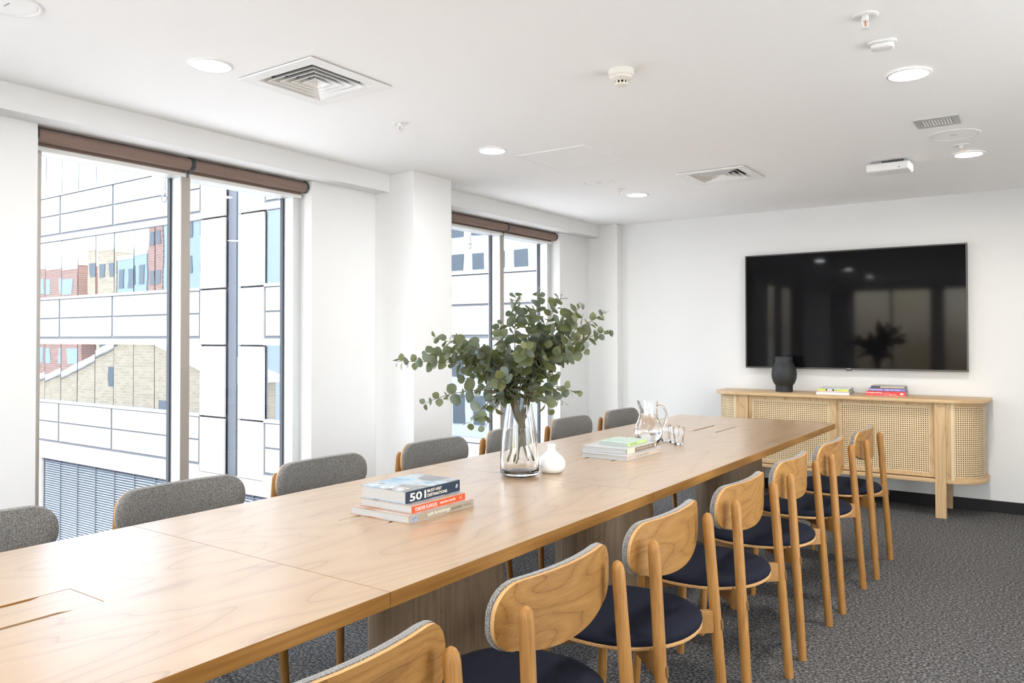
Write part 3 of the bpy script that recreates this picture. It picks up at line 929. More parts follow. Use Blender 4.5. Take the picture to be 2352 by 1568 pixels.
# ------------------------------------------------------------------ books
def book(name, label, cat, loc, rz, size, spine_col, cover, parent_group=None, spine='right', page_inset=0.004, cover_t=0.0025, soft=False, group=None):
    """book lying flat; origin at the centre of its underside. spine along local y on the +x side ('right') or along x on the -y side ('front')."""
    t = thing(name, label, cat, loc, rz, group)
    sx, sy, sz = size[0] / 2, size[1] / 2, size[2]
    ct = cover_t
    pi_ = page_inset
    if spine == 'right':
        MB().box(-sx + pi_, sx - 0.004, -sy + pi_, sy - pi_, ct, sz - ct).build('pages', MAT['paper'], t)
        MB().box(-sx, sx, -sy, sy, sz - ct, sz).build('front_cover', cover, t, bevel=0.0006, segs=1)
        MB().box(-sx, sx, -sy, sy, 0, ct).build('back_cover', cover, t, bevel=0.0006, segs=1)
        MB().box(sx - 0.004, sx, -sy, sy, ct, sz - ct).build('spine', spine_col, t)
    else:
        MB().box(-sx + pi_, sx - pi_, -sy + 0.004, sy - pi_, ct, sz - ct).build('pages', MAT['paper'], t)
        MB().box(-sx, sx, -sy, sy, sz - ct, sz).build('front_cover', cover, t, bevel=0.0006, segs=1)
        MB().box(-sx, sx, -sy, sy, 0, ct).build('back_cover', cover, t, bevel=0.0006, segs=1)
        MB().box(-sx, sx, -sy, -sy + 0.004, ct, sz - ct).build('spine', spine_col, t)
    return t

TROT = radians(-0.589)
def T(x, y, z=0.0):
    return (x * cos(TROT) - y * sin(TROT), x * sin(TROT) + y * cos(TROT), z)
TZ = 0.735
ink = {}
def INK(n, c):
    if n not in ink:
        ink[n] = plain('ink_' + n, c, 0.6)
    return ink[n]

# stack on the near part of the table
bk1 = book('book', 'beige soft furnishings book at the bottom of the near table stack', 'book', T(-1.815, 1.975, TZ), TROT, (0.265, 0.325, 0.027), plain('beige_spine', (0.36, 0.305, 0.23), 0.4),
           cover_mat('cover_furnishings', [(0.32, 0.12, 0.05), (0.48, 0.30, 0.22), (0.50, 0.42, 0.40), (0.36, 0.22, 0.24)], 7))
lettering('spine_lettering', 'the', INK('grey', (0.34, 0.30, 0.25)), bk1, (0.1325, -0.098, 0.0085), (0, 1, 0), (0, 0, 1), 0.0105, 0.018)
lettering('spine_lettering', 'soft furnishings', INK('cream', (0.88, 0.83, 0.72)), bk1, (0.1325, -0.076, 0.0060), (0, 1, 0), (0, 0, 1), 0.0165, 0.112, 0.004)
lettering('spine_lettering', 'source book', INK('brown', (0.10, 0.07, 0.05)), bk1, (0.1325, 0.042, 0.0085), (0, 1, 0), (0, 0, 1), 0.0110, 0.055)
lettering('spine_lettering', 'WITH NADINE BROWN', INK('brown', (0.10, 0.07, 0.05)), bk1, (0.1325, 0.108, 0.0110), (0, 1, 0), (0, 0, 1), 0.0042, 0.034)
MB().box(0.1322, 0.1330, -0.155, -0.125, 0.004, 0.023).build('spine_picture', cover_mat('spine_pic', [(0.10, 0.16, 0.30), (0.35, 0.45, 0.60), (0.25, 0.12, 0.14)], 90), bk1)
dm = MB()
for i in range(5):
    for j in range(4):
        yy, zz = 0.146 + j * 0.0035, 0.006 + i * 0.0035
        dm.box(0.1322, 0.1329, yy, yy + 0.0014, zz, zz + 0.0014)
dm.build('dot_pattern', INK('grey', (0.34, 0.30, 0.25)), bk1)
bk2 = book('book', 'book with an orange-red spine in the middle of the near table stack', 'book', T(-1.805, 1.965, TZ + 0.0275), TROT, (0.235, 0.265, 0.026), plain('orange_spine', (0.72, 0.085, 0.02), 0.35),
           cover_mat('cover_flawless', [(0.50, 0.26, 0.12), (0.52, 0.40, 0.32), (0.46, 0.33, 0.36)], 8))
lettering('spine_lettering', 'FOREVER FLAWLESS', INK('white', (0.9, 0.88, 0.84)), bk2, (0.1175, -0.120, 0.0065), (0, 1, 0), (0, 0, 1), 0.0125, 0.106, 0.004)
lettering('spine_lettering', 'napoleon perdis', INK('white', (0.9, 0.88, 0.84)), bk2, (0.1175, 0.000, 0.0075), (0, 1, 0), (0, 0, 1), 0.0110, 0.080, 0.004)
m = MB()
m.tube([(0.1178, 0.101, 0.013), (0.1178, 0.112, 0.018), (0.1178, 0.112, 0.008), (0.1178, 0.101, 0.013)], 0.0005, 5)
m.build('spine_mark', INK('white', (0.9, 0.88, 0.84)), bk2)
navy = plain('navy_cover', (0.012, 0.030, 0.062), 0.3)
bk3 = book('book', 'thick navy travel book with large white 501 on top of the near table stack', 'book', T(-1.815, 1.965, TZ + 0.054), TROT, (0.205, 0.268, 0.042), navy,
           cover_mat('cover_travel', [(0.09, 0.18, 0.32), (0.22, 0.36, 0.50), (0.40, 0.47, 0.52), (0.20, 0.20, 0.20), (0.12, 0.16, 0.21)], 11))
lettering('spine_lettering', '501', INK('cream2', (0.90, 0.80, 0.66)), bk3, (0.1025, -0.118, 0.0075), (0, 1, 0), (0, 0, 1), 0.026, 0.078, 0.02)
lettering('spine_lettering', 'MUST-VISIT', INK('cream2', (0.90, 0.80, 0.66)), bk3, (0.1025, -0.034, 0.0235), (0, 1, 0), (0, 0, 1), 0.0098, 0.072, 0.016)
lettering('spine_lettering', 'DESTINATIONS', INK('cream2', (0.90, 0.80, 0.66)), bk3, (0.1025, -0.034, 0.0090), (0, 1, 0), (0, 0, 1), 0.0098, 0.100, 0.016)
m = MB()
for zz, yy in ((0.019, 0.116), (0.024, 0.118)):
    m.tube([(0.1027, yy + 0.004 * cos(a), zz + 0.003 * sin(a)) for a in [2 * pi * k / 10 for k in range(11)]], 0.0007, 5)
m.build('spine_mark', INK('white', (0.9, 0.88, 0.84)), bk3)
lettering('cover_lettering', '501', INK('white', (0.9, 0.88, 0.84)), bk3, (0.080, -0.090, 0.042), (-1, 0, 0), (0, -1, 0), 0.040, 0.150, 0.02)

# stack on the far part of the table
pw = plain('white_cover', (0.50, 0.50, 0.50), 0.3)
bb1 = book('book', 'white home book at the bottom of the stack beside the water jug', 'book', T(-1.815, 3.505, TZ), TROT, (0.250, 0.375, 0.024), plain('cream_spine', (0.56, 0.48, 0.40), 0.4), pw)
lettering('spine_lettering', 'UK AT HOME', INK('dgrey', (0.16, 0.15, 0.14)), bb1, (0.125, -0.095, 0.0075), (0, 1, 0), (0, 0, 1), 0.0095, 0.135)
MB().box(0.1247, 0.1254, 0.160, 0.166, 0.008, 0.015).build('spine_mark', INK('dgrey', (0.16, 0.15, 0.14)), bb1)
bb2 = book('book', 'book with a taupe and cream spine in the middle beside the water jug', 'book', T(-1.835, 3.520, TZ + 0.0245), TROT, (0.250, 0.330, 0.026), plain('taupe_spine', (0.22, 0.16, 0.11), 0.5), pw)
MB().box(0.1215, 0.1258, -0.165, -0.085, 0.0005, 0.0255).build('spine_band', plain('cream_cloth', (0.76, 0.64, 0.47), 0.6), bb2)
lettering('spine_lettering', 'The Warwick Garden Edition', INK('cream2', (0.90, 0.80, 0.66)), bb2, (0.1255, -0.070, 0.0120), (0, 1, 0), (0, 0, 1), 0.0070, 0.185)
lettering('spine_lettering', 'Tropical Resorts', INK('gold', (0.62, 0.40, 0.18)), bb2, (0.1255, -0.030, 0.0050), (0, 1, 0), (0, 0, 1), 0.0042, 0.090)
m = MB().lathe([(0, 0), (0.008, 0), (0.008, 0.0004), (0, 0.0004)], 16)
m.build('spine_mark', INK('cream2', (0.90, 0.80, 0.66)), bb2, loc=(0.1252, 0.145, 0.013), rot=(0, pi / 2, 0))
bb3 = book('book', 'small pale green book on top of the stack beside the water jug', 'book', T(-1.825, 3.530, TZ + 0.051), TROT, (0.165, 0.205, 0.018), plain('lime_spine', (0.50, 0.62, 0.20), 0.4),
           cover_mat('cover_mint', [(0.36, 0.52, 0.42), (0.44, 0.58, 0.48), (0.48, 0.60, 0.52), (0.40, 0.54, 0.47)], 14))
lettering('spine_lettering', 'AVA NICE', INK('dgreen', (0.05, 0.09, 0.03)), bb3, (0.0825, -0.082, 0.0055), (0, 1, 0), (0, 0, 1), 0.0068, 0.078, 0.006)
for k in range(7):
    a, c_ = rng.uniform(-0.06, 0.05), rng.uniform(-0.07, 0.07)
    MB().box(a, a + rng.uniform(0.008, 0.024), c_, c_ + 0.005, 0.018, 0.0185).build('cover_motif', INK('blue', (0.12, 0.20, 0.32)) if k % 2 else INK('dgreen2', (0.12, 0.30, 0.16)), bb3)

# stacks on the sideboard (spines face the room)
SZ = 0.860
cb1 = book('book', 'white book at the bottom of the left stack on the sideboard', 'book', (-1.450, 6.66, SZ), 0.06, (0.245, 0.30, 0.021), plain('white_spine', (0.85, 0.84, 0.83), 0.35), pw, spine='front')
lettering('spine_mark', 'i', INK('dgrey', (0.16, 0.15, 0.14)), cb1, (0.098, -0.15, 0.006), (1, 0, 0), (0, 0, 1), 0.007)
cb2 = book('book', 'lime green and pink cookery book on top of the left sideboard stack', 'book', (-1.448, 6.655, SZ + 0.0215), 0.06, (0.232, 0.275, 0.026), plain('lime_spine2', (0.60, 0.68, 0.10), 0.4),
           cover_mat('cover_grey', [(0.35, 0.36, 0.38), (0.6, 0.6, 0.62), (0.7, 0.72, 0.75)], 12), spine='front')
MB().box(-0.116, 0.116, -0.1382, -0.1374, 0.001, 0.0075).build('spine_band', plain('pink_band', (0.80, 0.50, 0.46), 0.5), cb2)
MB().box(-0.052, 0.008, -0.1384, -0.1374, 0.008, 0.0245).build('spine_picture', INK('black', (0.02, 0.02, 0.02)), cb2)
MB().box(-0.042, -0.004, -0.1388, -0.1380, 0.008, 0.0245).build('spine_picture', plain('checker', (0.75, 0.75, 0.75), 0.5, var=0.7, vscale=220), cb2)
MB().box(0.016, 0.036, -0.1384, -0.1374, 0.012, 0.021).build('spine_picture', INK('teal', (0.15, 0.48, 0.36)), cb2)
for i, s in enumerate(('Soups', 'Grills', 'Dips')):
    lettering('spine_lettering', s, INK('olive', (0.24, 0.20, 0.03)), cb2, ((-0.110, -0.078, 0.044)[i], -0.1376, 0.011), (1, 0, 0), (0, 0, 1), 0.009, 0.022)
cr1 = book('book', 'red scrapbooking book at the bottom of the right sideboard stack', 'book', (-1.077, 6.70, SZ), 0.04, (0.280, 0.23, 0.036), plain('red_spine', (0.66, 0.035, 0.035), 0.35), plain('red_cover', (0.62, 0.05, 0.05), 0.3), spine='front')
lettering('spine_lettering', 'Scrapbooking', INK('white', (0.9, 0.88, 0.84)), cr1, (-0.136, -0.115, 0.0175), (1, 0, 0), (0, 0, 1), 0.0145, 0.112, 0.012)
lettering('spine_lettering', 'the complete guide', INK('white', (0.9, 0.88, 0.84)), cr1, (-0.018, -0.115, 0.0205), (1, 0, 0), (0, 0, 1), 0.0045, 0.048)
lettering('spine_lettering', 'Precious', INK('pink', (0.85, 0.35, 0.45)), cr1, (-0.012, -0.115, 0.0105), (1, 0, 0), (0, 0, 1), 0.0075, 0.034, 0.004)
lettering('spine_lettering', 'Memories', INK('white', (0.9, 0.88, 0.84)), cr1, (0.028, -0.115, 0.0105), (1, 0, 0), (0, 0, 1), 0.0072, 0.050, 0.012)
MB().prism(rrect(0.103, 0.125, 0.014, 0.026, 0.004, 3), -0.1156, -0.1150, 'y').build('spine_mark', INK('white', (0.9, 0.88, 0.84)), cr1)
m = MB()
for k in range(34):
    m.box(-0.138 + k * 0.0082, -0.134 + k * 0.0082, -0.1156, -0.1149, 0.003, 0.0055)
m.build('spine_stitching', INK('white', (0.9, 0.88, 0.84)), cr1)
cr2 = book('book', 'purple book in the middle of the right sideboard stack', 'book', (-1.068, 6.70, SZ + 0.0365), 0.04, (0.252, 0.215, 0.023), plain('purple_spine', (0.20, 0.16, 0.48), 0.4), plain('purple_cover', (0.10, 0.08, 0.22), 0.4), spine='front')
lettering('spine_lettering', 'CELEBRATIONS', INK('lilac', (0.70, 0.68, 0.88)), cr2, (-0.120, -0.1075, 0.0060), (1, 0, 0), (0, 0, 1), 0.011, 0.088, 0.01)
lettering('spine_lettering', 'TABLE SETTINGS', INK('lilac', (0.70, 0.68, 0.88)), cr2, (-0.018, -0.1075, 0.0060), (1, 0, 0), (0, 0, 1), 0.011, 0.112, 0.01)
cr3 = book('book', 'dark grey and beige book on top of the right sideboard stack', 'book', (-1.062, 6.70, SZ + 0.060), 0.04, (0.236, 0.205, 0.017), plain('beige_spine2', (0.42, 0.37, 0.31), 0.45),
           cover_mat('cover_dark', [(0.10, 0.09, 0.08), (0.30, 0.26, 0.22), (0.45, 0.42, 0.38)], 10), spine='front')
MB().box(-0.118, -0.052, -0.1032, -0.1024, 0.001, 0.016).build('spine_band', INK('charcoal', (0.035, 0.035, 0.035)), cr3)
lettering('spine_lettering', 'AROUND THE HOUSE', INK('lgrey', (0.5, 0.5, 0.5)), cr3, (-0.114, -0.1031, 0.006), (1, 0, 0), (0, 0, 1), 0.0045, 0.056)
lettering('spine_lettering', 'Painting', INK('cream2', (0.90, 0.80, 0.66)), cr3, (-0.046, -0.1026, 0.0045), (1, 0, 0), (0, 0, 1), 0.009, 0.046)
lettering('spine_lettering', 'techniques', INK('cream2', (0.90, 0.80, 0.66)), cr3, (0.010, -0.1026, 0.0045), (1, 0, 0), (0, 0, 1), 0.007, 0.050)

# ================================================================== TABLES
TX0, TX1 = -2.383, -1.274
TC = (TX0 + TX1) / 2
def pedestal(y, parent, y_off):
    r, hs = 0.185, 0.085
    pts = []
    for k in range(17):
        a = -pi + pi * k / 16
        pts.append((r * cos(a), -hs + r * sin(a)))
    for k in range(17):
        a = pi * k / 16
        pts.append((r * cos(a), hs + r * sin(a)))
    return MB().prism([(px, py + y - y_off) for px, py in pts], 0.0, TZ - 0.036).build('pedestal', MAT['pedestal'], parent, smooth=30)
def top_piece(y0, y1, boxes, parent, yo):
    """table top with cut-outs for cable flaps; top, edge band"""
    hw = (TX1 - TX0) / 2
    zt, zb = TZ, TZ - 0.036
    bw = 0.079
    cuts = sorted(boxes)
    m = MB()
    segs = []
    yy = y0
    for (c0, c1) in cuts:
        segs.append((yy, c0, False)); segs.append((c0, c1, True)); yy = c1
    segs.append((yy, y1, False))
    for (a, b_, hole) in segs:
        if hole:
            m.box(-hw, -bw, a - yo, b_ - yo, zb, zt); m.box(bw, hw, a - yo, b_ - yo, zb, zt)
        else:
            m.box(-hw, hw, a - yo, b_ - yo, zb, zt)
    me = m.mesh('tabletop', MAT['table'])
    bm = bmesh.new(); bm.from_mesh(me)
    bmesh.ops.remove_doubles(bm, verts=bm.verts, dist=1e-5)
    # drop the internal faces where the boxes meet
    seen = {}
    for f in bm.faces:
        k = tuple(round(c_, 4) for c_ in f.calc_center_median())
        seen.setdefault(k, []).append(f)
    dele = [f for k, fs_ in seen.items() if len(fs_) > 1 for f in fs_]
    bmesh.ops.delete(bm, geom=dele, context='FACES')
    bm.to_mesh(me); bm.free()
    me.materials.append(MAT['table_edge'])
    for p in me.polygons:
        if abs(p.normal.z) < 0.5:
            p.material_index = 1
    return place('tabletop', me, parent)
def cable_flap(y0, y1, parent, yo):
    """oak lid in a cut-out with two black finger slots along its long sides and a black tray below"""
    bw = 0.0775
    f = bpy.data.objects.new('cable_flap', None); C.objects.link(f); f.parent = parent
    a, c_ = y0 - yo + 0.0015, y1 - yo - 0.0015
    pts = [(-bw, a), (bw, a)]
    nrec = 0.013
    def side(s):
        L = c_ - a
        return [(s * bw, a + 0.065), (s * (bw - nrec), a + 0.090), (s * (bw - nrec), c_ - 0.090), (s * bw, c_ - 0.065)]
    out = [(-bw, a), (bw, a)] + side(1) + [(bw, c_), (-bw, c_)] + list(reversed(side(-1)))
    MB().prism(out, TZ - 0.020, TZ - 0.0004).build('lid', MAT['table'], f)
    tray = MB().box(-0.079, 0.079, a - 0.0015, c_ + 0.0015, TZ - 0.12, TZ - 0.115)
    tray.box(-0.0815, -0.079, a - 0.0015, c_ + 0.0015, TZ - 0.12, TZ - 0.037).box(0.079, 0.0815, a - 0.0015, c_ + 0.0015, TZ - 0.12, TZ - 0.037)
    tray.box(-0.079, 0.079, a - 0.004, a - 0.0015, TZ - 0.12, TZ - 0.037).box(-0.079, 0.079, c_ + 0.0015, c_ + 0.004, TZ - 0.12, TZ - 0.037)
    tray.build('tray', MAT['dark'], f)
    return f
def table(y0, y1, splits, boxes, peds, label):
    yo = (y0 + y1) / 2
    t = thing('conference_table', label, 'table', T(TC, yo), TROT, 'oak conference tables pushed end to end')
    ys = [y0] + splits + [y1]
    for i in range(len(ys) - 1):
        a = ys[i] + 0.0009; c_ = ys[i + 1] - 0.0009
        top_piece(a, c_, [bx for bx in boxes if a < bx[0] < c_], t, yo)
    for bx in boxes:
        cable_flap(bx[0], bx[1], t, yo)
    for p_ in peds:
        pedestal(p_, t, yo)
    MB().box(-0.03, 0.03, y0 + 0.25 - yo, y1 - 0.25 - yo, TZ - 0.150, TZ - 0.125).build('cable_rail', MAT['gasket'], t)
    return t
table(-0.10, 2.72, [1.309], [(0.40, 0.898), (1.720, 2.215)], [0.50, 2.12], 'oak conference table in front with the thick navy book stack on it')
table(2.72, 5.56, [], [(3.203, 3.700), (4.548, 5.060)], [3.33, 5.05], 'oak conference table at the far end, carrying the jug and glasses')

# ================================================================== CHAIRS
def make_chair():
    root = thing('dining_chair', 'oak chair', 'chair')
    # --- local frame: +x to the table, origin on the floor under the seat
    HW = 0.250; ZT = 0.792
    def bx(y):                       # rear face of the curved back
        return -0.180 + 0.040 * (y / HW) ** 2
    # outline of the back in (y, z)
    def outline(n=56, grow=0.0):
        pts = []
        rt = 0.075
        W = HW + grow
        top = ZT + grow
        # right side going round: start bottom centre
        def zb(y): return 0.618 + 0.048 * (abs(y) / HW) ** 2.2 - grow
        rb = 0.060
        ysn = [W - rb, ]
        k = 12
        for i in range(k + 1):
            y = (W - rb) * i / k
            pts.append((y, zb(y)))
        zc = zb(W - rb) + rb
        for i in range(1, 8):
            a = -pi / 2 + (pi / 2) * i / 7
            pts.append((W - rb + rb * cos(a), zc + rb * sin(a)))
        for i in range(0, 8):
            a = (pi / 2) * i / 7
            pts.append((W - rt + rt * cos(a), top - rt + rt * sin(a)))
        pts.append(((W - rt) * 0.66, top)); pts.append(((W - rt) * 0.33, top)); pts.append((0, top))
        left = [(-y, z) for y, z in pts[1:-1]][::-1]
        return pts + left
    def slab(off0, off1, inset, name, mat, edge=None, puff=0.0):
        """curved panel from rear offset off0 to off1 (towards the table), triangulated with inner rings"""
        ol = outline(grow=-inset)
        n = len(ol)
        rings = [1.0, 0.965, 0.80, 0.5, 0.2]
        cy_, cz_ = 0.0, 0.70
        vs = []; fs = []
        for side, off in ((0, off0), (1, off1)):
            for ri, s in enumerate(rings):
                for (y, z) in ol:
                    yy = cy_ + (y - cy_) * s; zz = cz_ + (z - cz_) * s
                    o_ = off
                    if side == 1 and puff:
                        o_ = off1 - (puff if ri == 0 else (puff * 0.25 if ri == 1 else 0.0))
                    if side == 0 and puff and ri == 0:
                        o_ = off0
                    vs.append((bx(yy) + o_ + 0.03 * (zz - 0.70) * -0.25, yy, zz))
            vs.append((bx(cy_) + off, cy_, cz_))
        R = len(rings); per = R * n + 1
        for side in (0, 1):
            base = side * per
            for ri in range(R - 1):
                for i in range(n):
                    j = (i + 1) % n
                    fs.append((base + ri * n + i, base + ri * n + j, base + (ri + 1) * n + j, base + (ri + 1) * n + i))
            for i in range(n):
                fs.append((base + (R - 1) * n + i, base + (R - 1) * n + (i + 1) % n, base + per - 1))
        e0 = len(fs)
        for i in range(n):
            j = (i + 1) % n
            fs.append((i, j, per + j, per + i))
        me = bpy.data.meshes.new(name); me.from_pydata(vs, [], fs)
        me.materials.append(mat)
        if edge is not None:
            me.materials.append(edge)
            for k in range(e0, len(fs)):
                me.polygons[k].material_index = 1
        bm = bmesh.new(); bm.from_mesh(me); bmesh.ops.recalc_face_normals(bm, faces=bm.faces); bm.to_mesh(me); bm.free()
        for p in me.polygons: p.use_smooth = True
        me.set_sharp_from_angle(angle=radians(50))
        return place(name, me, root)
    slab(0.0, 0.010, 0.0, 'backrest', MAT['chairply'], MAT['plyedge'])
    slab(0.0105, 0.034, -0.002, 'back_pad', MAT['felt'], puff=0.012)
    # --- seat: wide rounded shell and pad
    def seat_outline(g=0.0, n=40):
        pts = []
        for k in range(n):
            a = 2 * pi * k / n
            c_, s_ = cos(a), sin(a)
            ex = 2.6 if c_ > 0 else 2.15
            r = 1.0 / ((abs(c_) ** ex + abs(s_) ** ex) ** (1 / ex))
            x = r * c_ * (0.222 if c_ > 0 else 0.235) ; y = r * s_ * 0.243
            k_ = 1 - g / 0.235
            pts.append((x * k_ + 0.005, y * k_))
        return pts
    MB().prism(seat_outline(0.0), 0.428, 0.439).build('seat', MAT['plyedge'], root, smooth=30, bevel=0.002, segs=1)
    m = MB()
    lv = [(0.003, 0.4392), (0.0, 0.446), (0.002, 0.455), (0.010, 0.462), (0.035, 0.4665), (0.10, 0.468), (0.18, 0.467)]
    n = 40
    vs = []; fs = []
    for g, z in lv:
        vs += [(x, y, z) for x, y in seat_outline(g)]
    for r_ in range(len(lv) - 1):
        for i in range(n):
            j = (i + 1) % n
            fs.append((r_ * n + i, r_ * n + j, (r_ + 1) * n + j, (r_ + 1) * n + i))
    fs.append(tuple(range((len(lv) - 1) * n, len(lv) * n))); fs.append(tuple(range(n - 1, -1, -1)))
    m.add(vs, fs); m.build('seat_pad', MAT['navy'], root, smooth=50)
    # --- legs
    for s in (-1, 1):
        p0 = Vector((-0.240, s * 0.228, 0.0)); p1 = Vector((-0.190, s * 0.204, 0.752))
        d = (p1 - p0)
        path = [p0, p0 + d * 0.012, p0 + d * 0.5, p0 + d * 0.965, p0 + d * 0.982, p0 + d * 0.994, p1]
        rad = [0.0165, 0.0170, 0.0180, 0.0175, 0.0155, 0.0105, 0.004]
        lg = MB().tube(path, rad, 16).build('leg', MAT['chairwood'], root, smooth=60)
        # through tenon of the stretcher showing on the back of the leg
        q = p0 + d * (0.398 / 0.752)
        MB().prism(rrect(-0.0045, 0.0045, -0.016, 0.016, 0.0044, 4), -0.004, 0.0006, 'x').build('tenon', plain('dark_tenon', (0.16, 0.085, 0.03), 0.5) if 'tenon' not in MAT else MAT['tenon'], lg, loc=(q.x - 0.0180, q.y + s * 0.0, q.z), rot=(0, 0.066, 0))
        f0 = Vector((0.200, s * 0.205, 0.0)); f1 = Vector((0.178, s * 0.188, 0.427))
        MB().tube([f0, f0 + (f1 - f0) * 0.02, f1], [0.0135, 0.014, 0.0185], 16).build('leg', MAT['chairwood'], root, smooth=60)
        MB().lathe([(0, 0.001), (0.0125, 0.001), (0.0125, -0.004), (0, -0.004)], 14).build('foot_glide', MAT['gasket'], root, loc=(f0.x, f0.y, 0.004))
    # --- crossed stretchers under the seat: rear leg to the opposite front leg
    for s in (-1, 1):
        a = Vector((-0.212, s * 0.214, 0.0)); b_ = Vector((0.178, -s * 0.190, 0.0))
        u = (b_ - a).normalized(); nrm = Vector((-u.y, u.x, 0)) * 0.011
        z0, z1 = (0.372, 0.427) if s < 0 else (0.372, 0.4275)
        Ls = (b_ - a).length
        prof = [(0.0, z0), (Ls, z0 + 0.006), (Ls, z1), (0.066, z1), (0.056, 0.434), (0.050, 0.443), (0.0, 0.443)]
        vs = [tuple(a + u * q + nrm * sg) [:2] + (zz,) for sg in (-1, 1) for (q, zz) in prof]
        n_ = len(prof)
        fs_ = [tuple(range(n_ - 1, -1, -1)), tuple(range(n_, 2 * n_))] + [(i, (i + 1) % n_, n_ + (i + 1) % n_, n_ + i) for i in range(n_)]
        MB().add(vs, fs_).build('stretcher', MAT['chairwood_x'], root, bevel=0.002)
    return root
MAT['tenon'] = plain('dark_tenon', (0.16, 0.085, 0.03), 0.5)
MAT['chairwood_x'] = wood('oak_stretcher', (0.16, 0.062, 0.013), (0.31, 0.143, 0.035), (0.38, 0.19, 0.052), 'X', 2.2, rough=0.42, cath=0.3, rings=10, fine=0.4)
proto = make_chair()
right = [(0.905, 'nearest chair on the right, cut off by the bottom edge of the photo'),
         (1.577, 'second chair from the front on the right, large curved oak back in the foreground'),
         (2.222, 'third chair from the front on the right, with its navy seat fully in view'),
         (2.880, 'fourth chair from the front on the right side of the table'),
         (3.530, 'fifth chair from the front on the right side of the table'),
         (4.192, 'sixth chair from the front on the right, second from the sideboard'),
         (4.855, 'last chair on the right, nearest the sideboard')]
left = [(0.955, 'nearest grey-backed chair on the window side, cut off by the left edge'),
        (1.638, 'second grey-backed chair on the window side, in front of the window mullion'),
        (2.317, 'third grey-backed chair on the window side, left of the navy book stack'),
        (3.050, 'fourth grey-backed chair on the window side, in front of the column'),
        (3.720, 'fifth grey-backed chair on the window side, seen through the glass vase'),
        (4.425, 'sixth grey-backed chair on the window side, right of the glass vase'),
        (5.110, 'last grey-backed chair on the window side, behind the water jug')]
first = True
for k, (y, lab) in enumerate(right):
    o = proto if first else copy_tree(proto)
    first = False
    o.location = T(-1.128 + (0.012, 0.0, -0.012, -0.004, -0.006, 0.006, 0.03)[k], y)
    o.rotation_euler = (0, 0, pi + TROT + radians((0.8, -0.4, 0.5, -0.6, 0.4, -0.3, 0.9)[k]))
    tag(o, lab, 'chair', 'oak chairs along the right side of the table')
for k, (y, lab) in enumerate(left):
    o = copy_tree(proto)
    o.location = T(-2.518 + (0, 0.01, -0.01, 0.0, 0.01, -0.01, 0.0)[k], y)
    o.rotation_euler = (0, 0, TROT + radians((0.5, -0.8, 0.6, -0.5, 1.0, 0.4, -0.6)[k]))
    tag(o, lab, 'chair', 'oak chairs along the window side of the table')

# ================================================================== TABLEWARE
# tall glass vase
VB = Vector((-1.865, 2.740, TZ))
t = thing('glass_vase', 'tall clear glass vase holding the eucalyptus branches', 'vase', VB)
outer = [(0.0, 0.0), (0.060, 0.0), (0.074, 0.004), (0.081, 0.014), (0.0835, 0.035), (0.0825, 0.075), (0.078, 0.130), (0.071, 0.190), (0.063, 0.245), (0.056, 0.285), (0.053, 0.303)]
inner = [(0.0505, 0.303), (0.0535, 0.285), (0.0605, 0.245), (0.0685, 0.190), (0.0755, 0.130), (0.080, 0.075), (0.0808, 0.040), (0.076, 0.024), (0.062, 0.018), (0.0, 0.017)]
MB().lathe(outer + inner, 64).build('body', MAT['glass'], t, smooth=60)

# white bud vase
t = thing('bud_vase', 'small white onion-shaped ceramic bud vase beside the glass vase', 'vase', T(-1.825, 2.865, TZ))
MB().lathe([(0.0, 0.0), (0.036, 0.0), (0.048, 0.006), (0.058, 0.022), (0.0605, 0.038), (0.056, 0.055), (0.044, 0.071), (0.029, 0.083), (0.0195, 0.094), (0.0165, 0.106), (0.0175, 0.120), (0.0180, 0.1225), (0.0155, 0.1225), (0.0145, 0.106), (0.017, 0.092), (0.0, 0.070)], 48).build('body', MAT['whitevase'], t, smooth=60)

# water jug
t = thing('water_jug', 'clear glass water jug with a looped handle behind the far books', 'jug', T(-1.895, 3.975, TZ), TROT)
jo = [(0.0, 0.0), (0.050, 0.0), (0.058, 0.004), (0.068, 0.020), (0.077, 0.045), (0.0785, 0.065), (0.074, 0.090), (0.063, 0.115), (0.054, 0.138), (0.0505, 0.160), (0.0505, 0.200), (0.0525, 0.226), (0.0535, 0.231)]
ji = [(0.0500, 0.231), (0.0488, 0.224), (0.0470, 0.200), (0.0470, 0.160), (0.0505, 0.138), (0.0595, 0.115), (0.0705, 0.090), (0.075, 0.065), (0.0735, 0.045), (0.0645, 0.020), (0.052, 0.010), (0.0, 0.009)]
me = MB().lathe(jo + ji, 56).mesh('body', MAT['glass'], smooth=60)
sd = Vector((-0.82, -0.57, 0)).normalized()      # spout direction
for v in me.vertices:
    if v.co.z > 0.185:
        r = Vector((v.co.x, v.co.y, 0)); 
        if r.length > 1e-6:
            c_ = max(0.0, r.normalized().dot(sd))
            k_ = ((v.co.z - 0.185) / 0.046) ** 1.5 * max(0, (c_ - 0.8) / 0.2)
            v.co += sd * (0.009 * k_) + Vector((0, 0, 0.002 * k_))
place('body', me, t)
hd = -sd
hp = [hd * 0.051 + Vector((0, 0, 0.196)), hd * 0.062 + Vector((0, 0, 0.204)), hd * 0.082 + Vector((0, 0, 0.199)), hd * 0.096 + Vector((0, 0, 0.180)), hd * 0.101 + Vector((0, 0, 0.150)), hd * 0.096 + Vector((0, 0, 0.118)), hd * 0.084 + Vector((0, 0, 0.092)), hd * 0.0755 + Vector((0, 0, 0.082))]
MB().tube(hp, [0.009, 0.0075, 0.007, 0.0065, 0.0065, 0.0065, 0.007, 0.008], 12).build('handle', MAT['glass'], t, smooth=60)
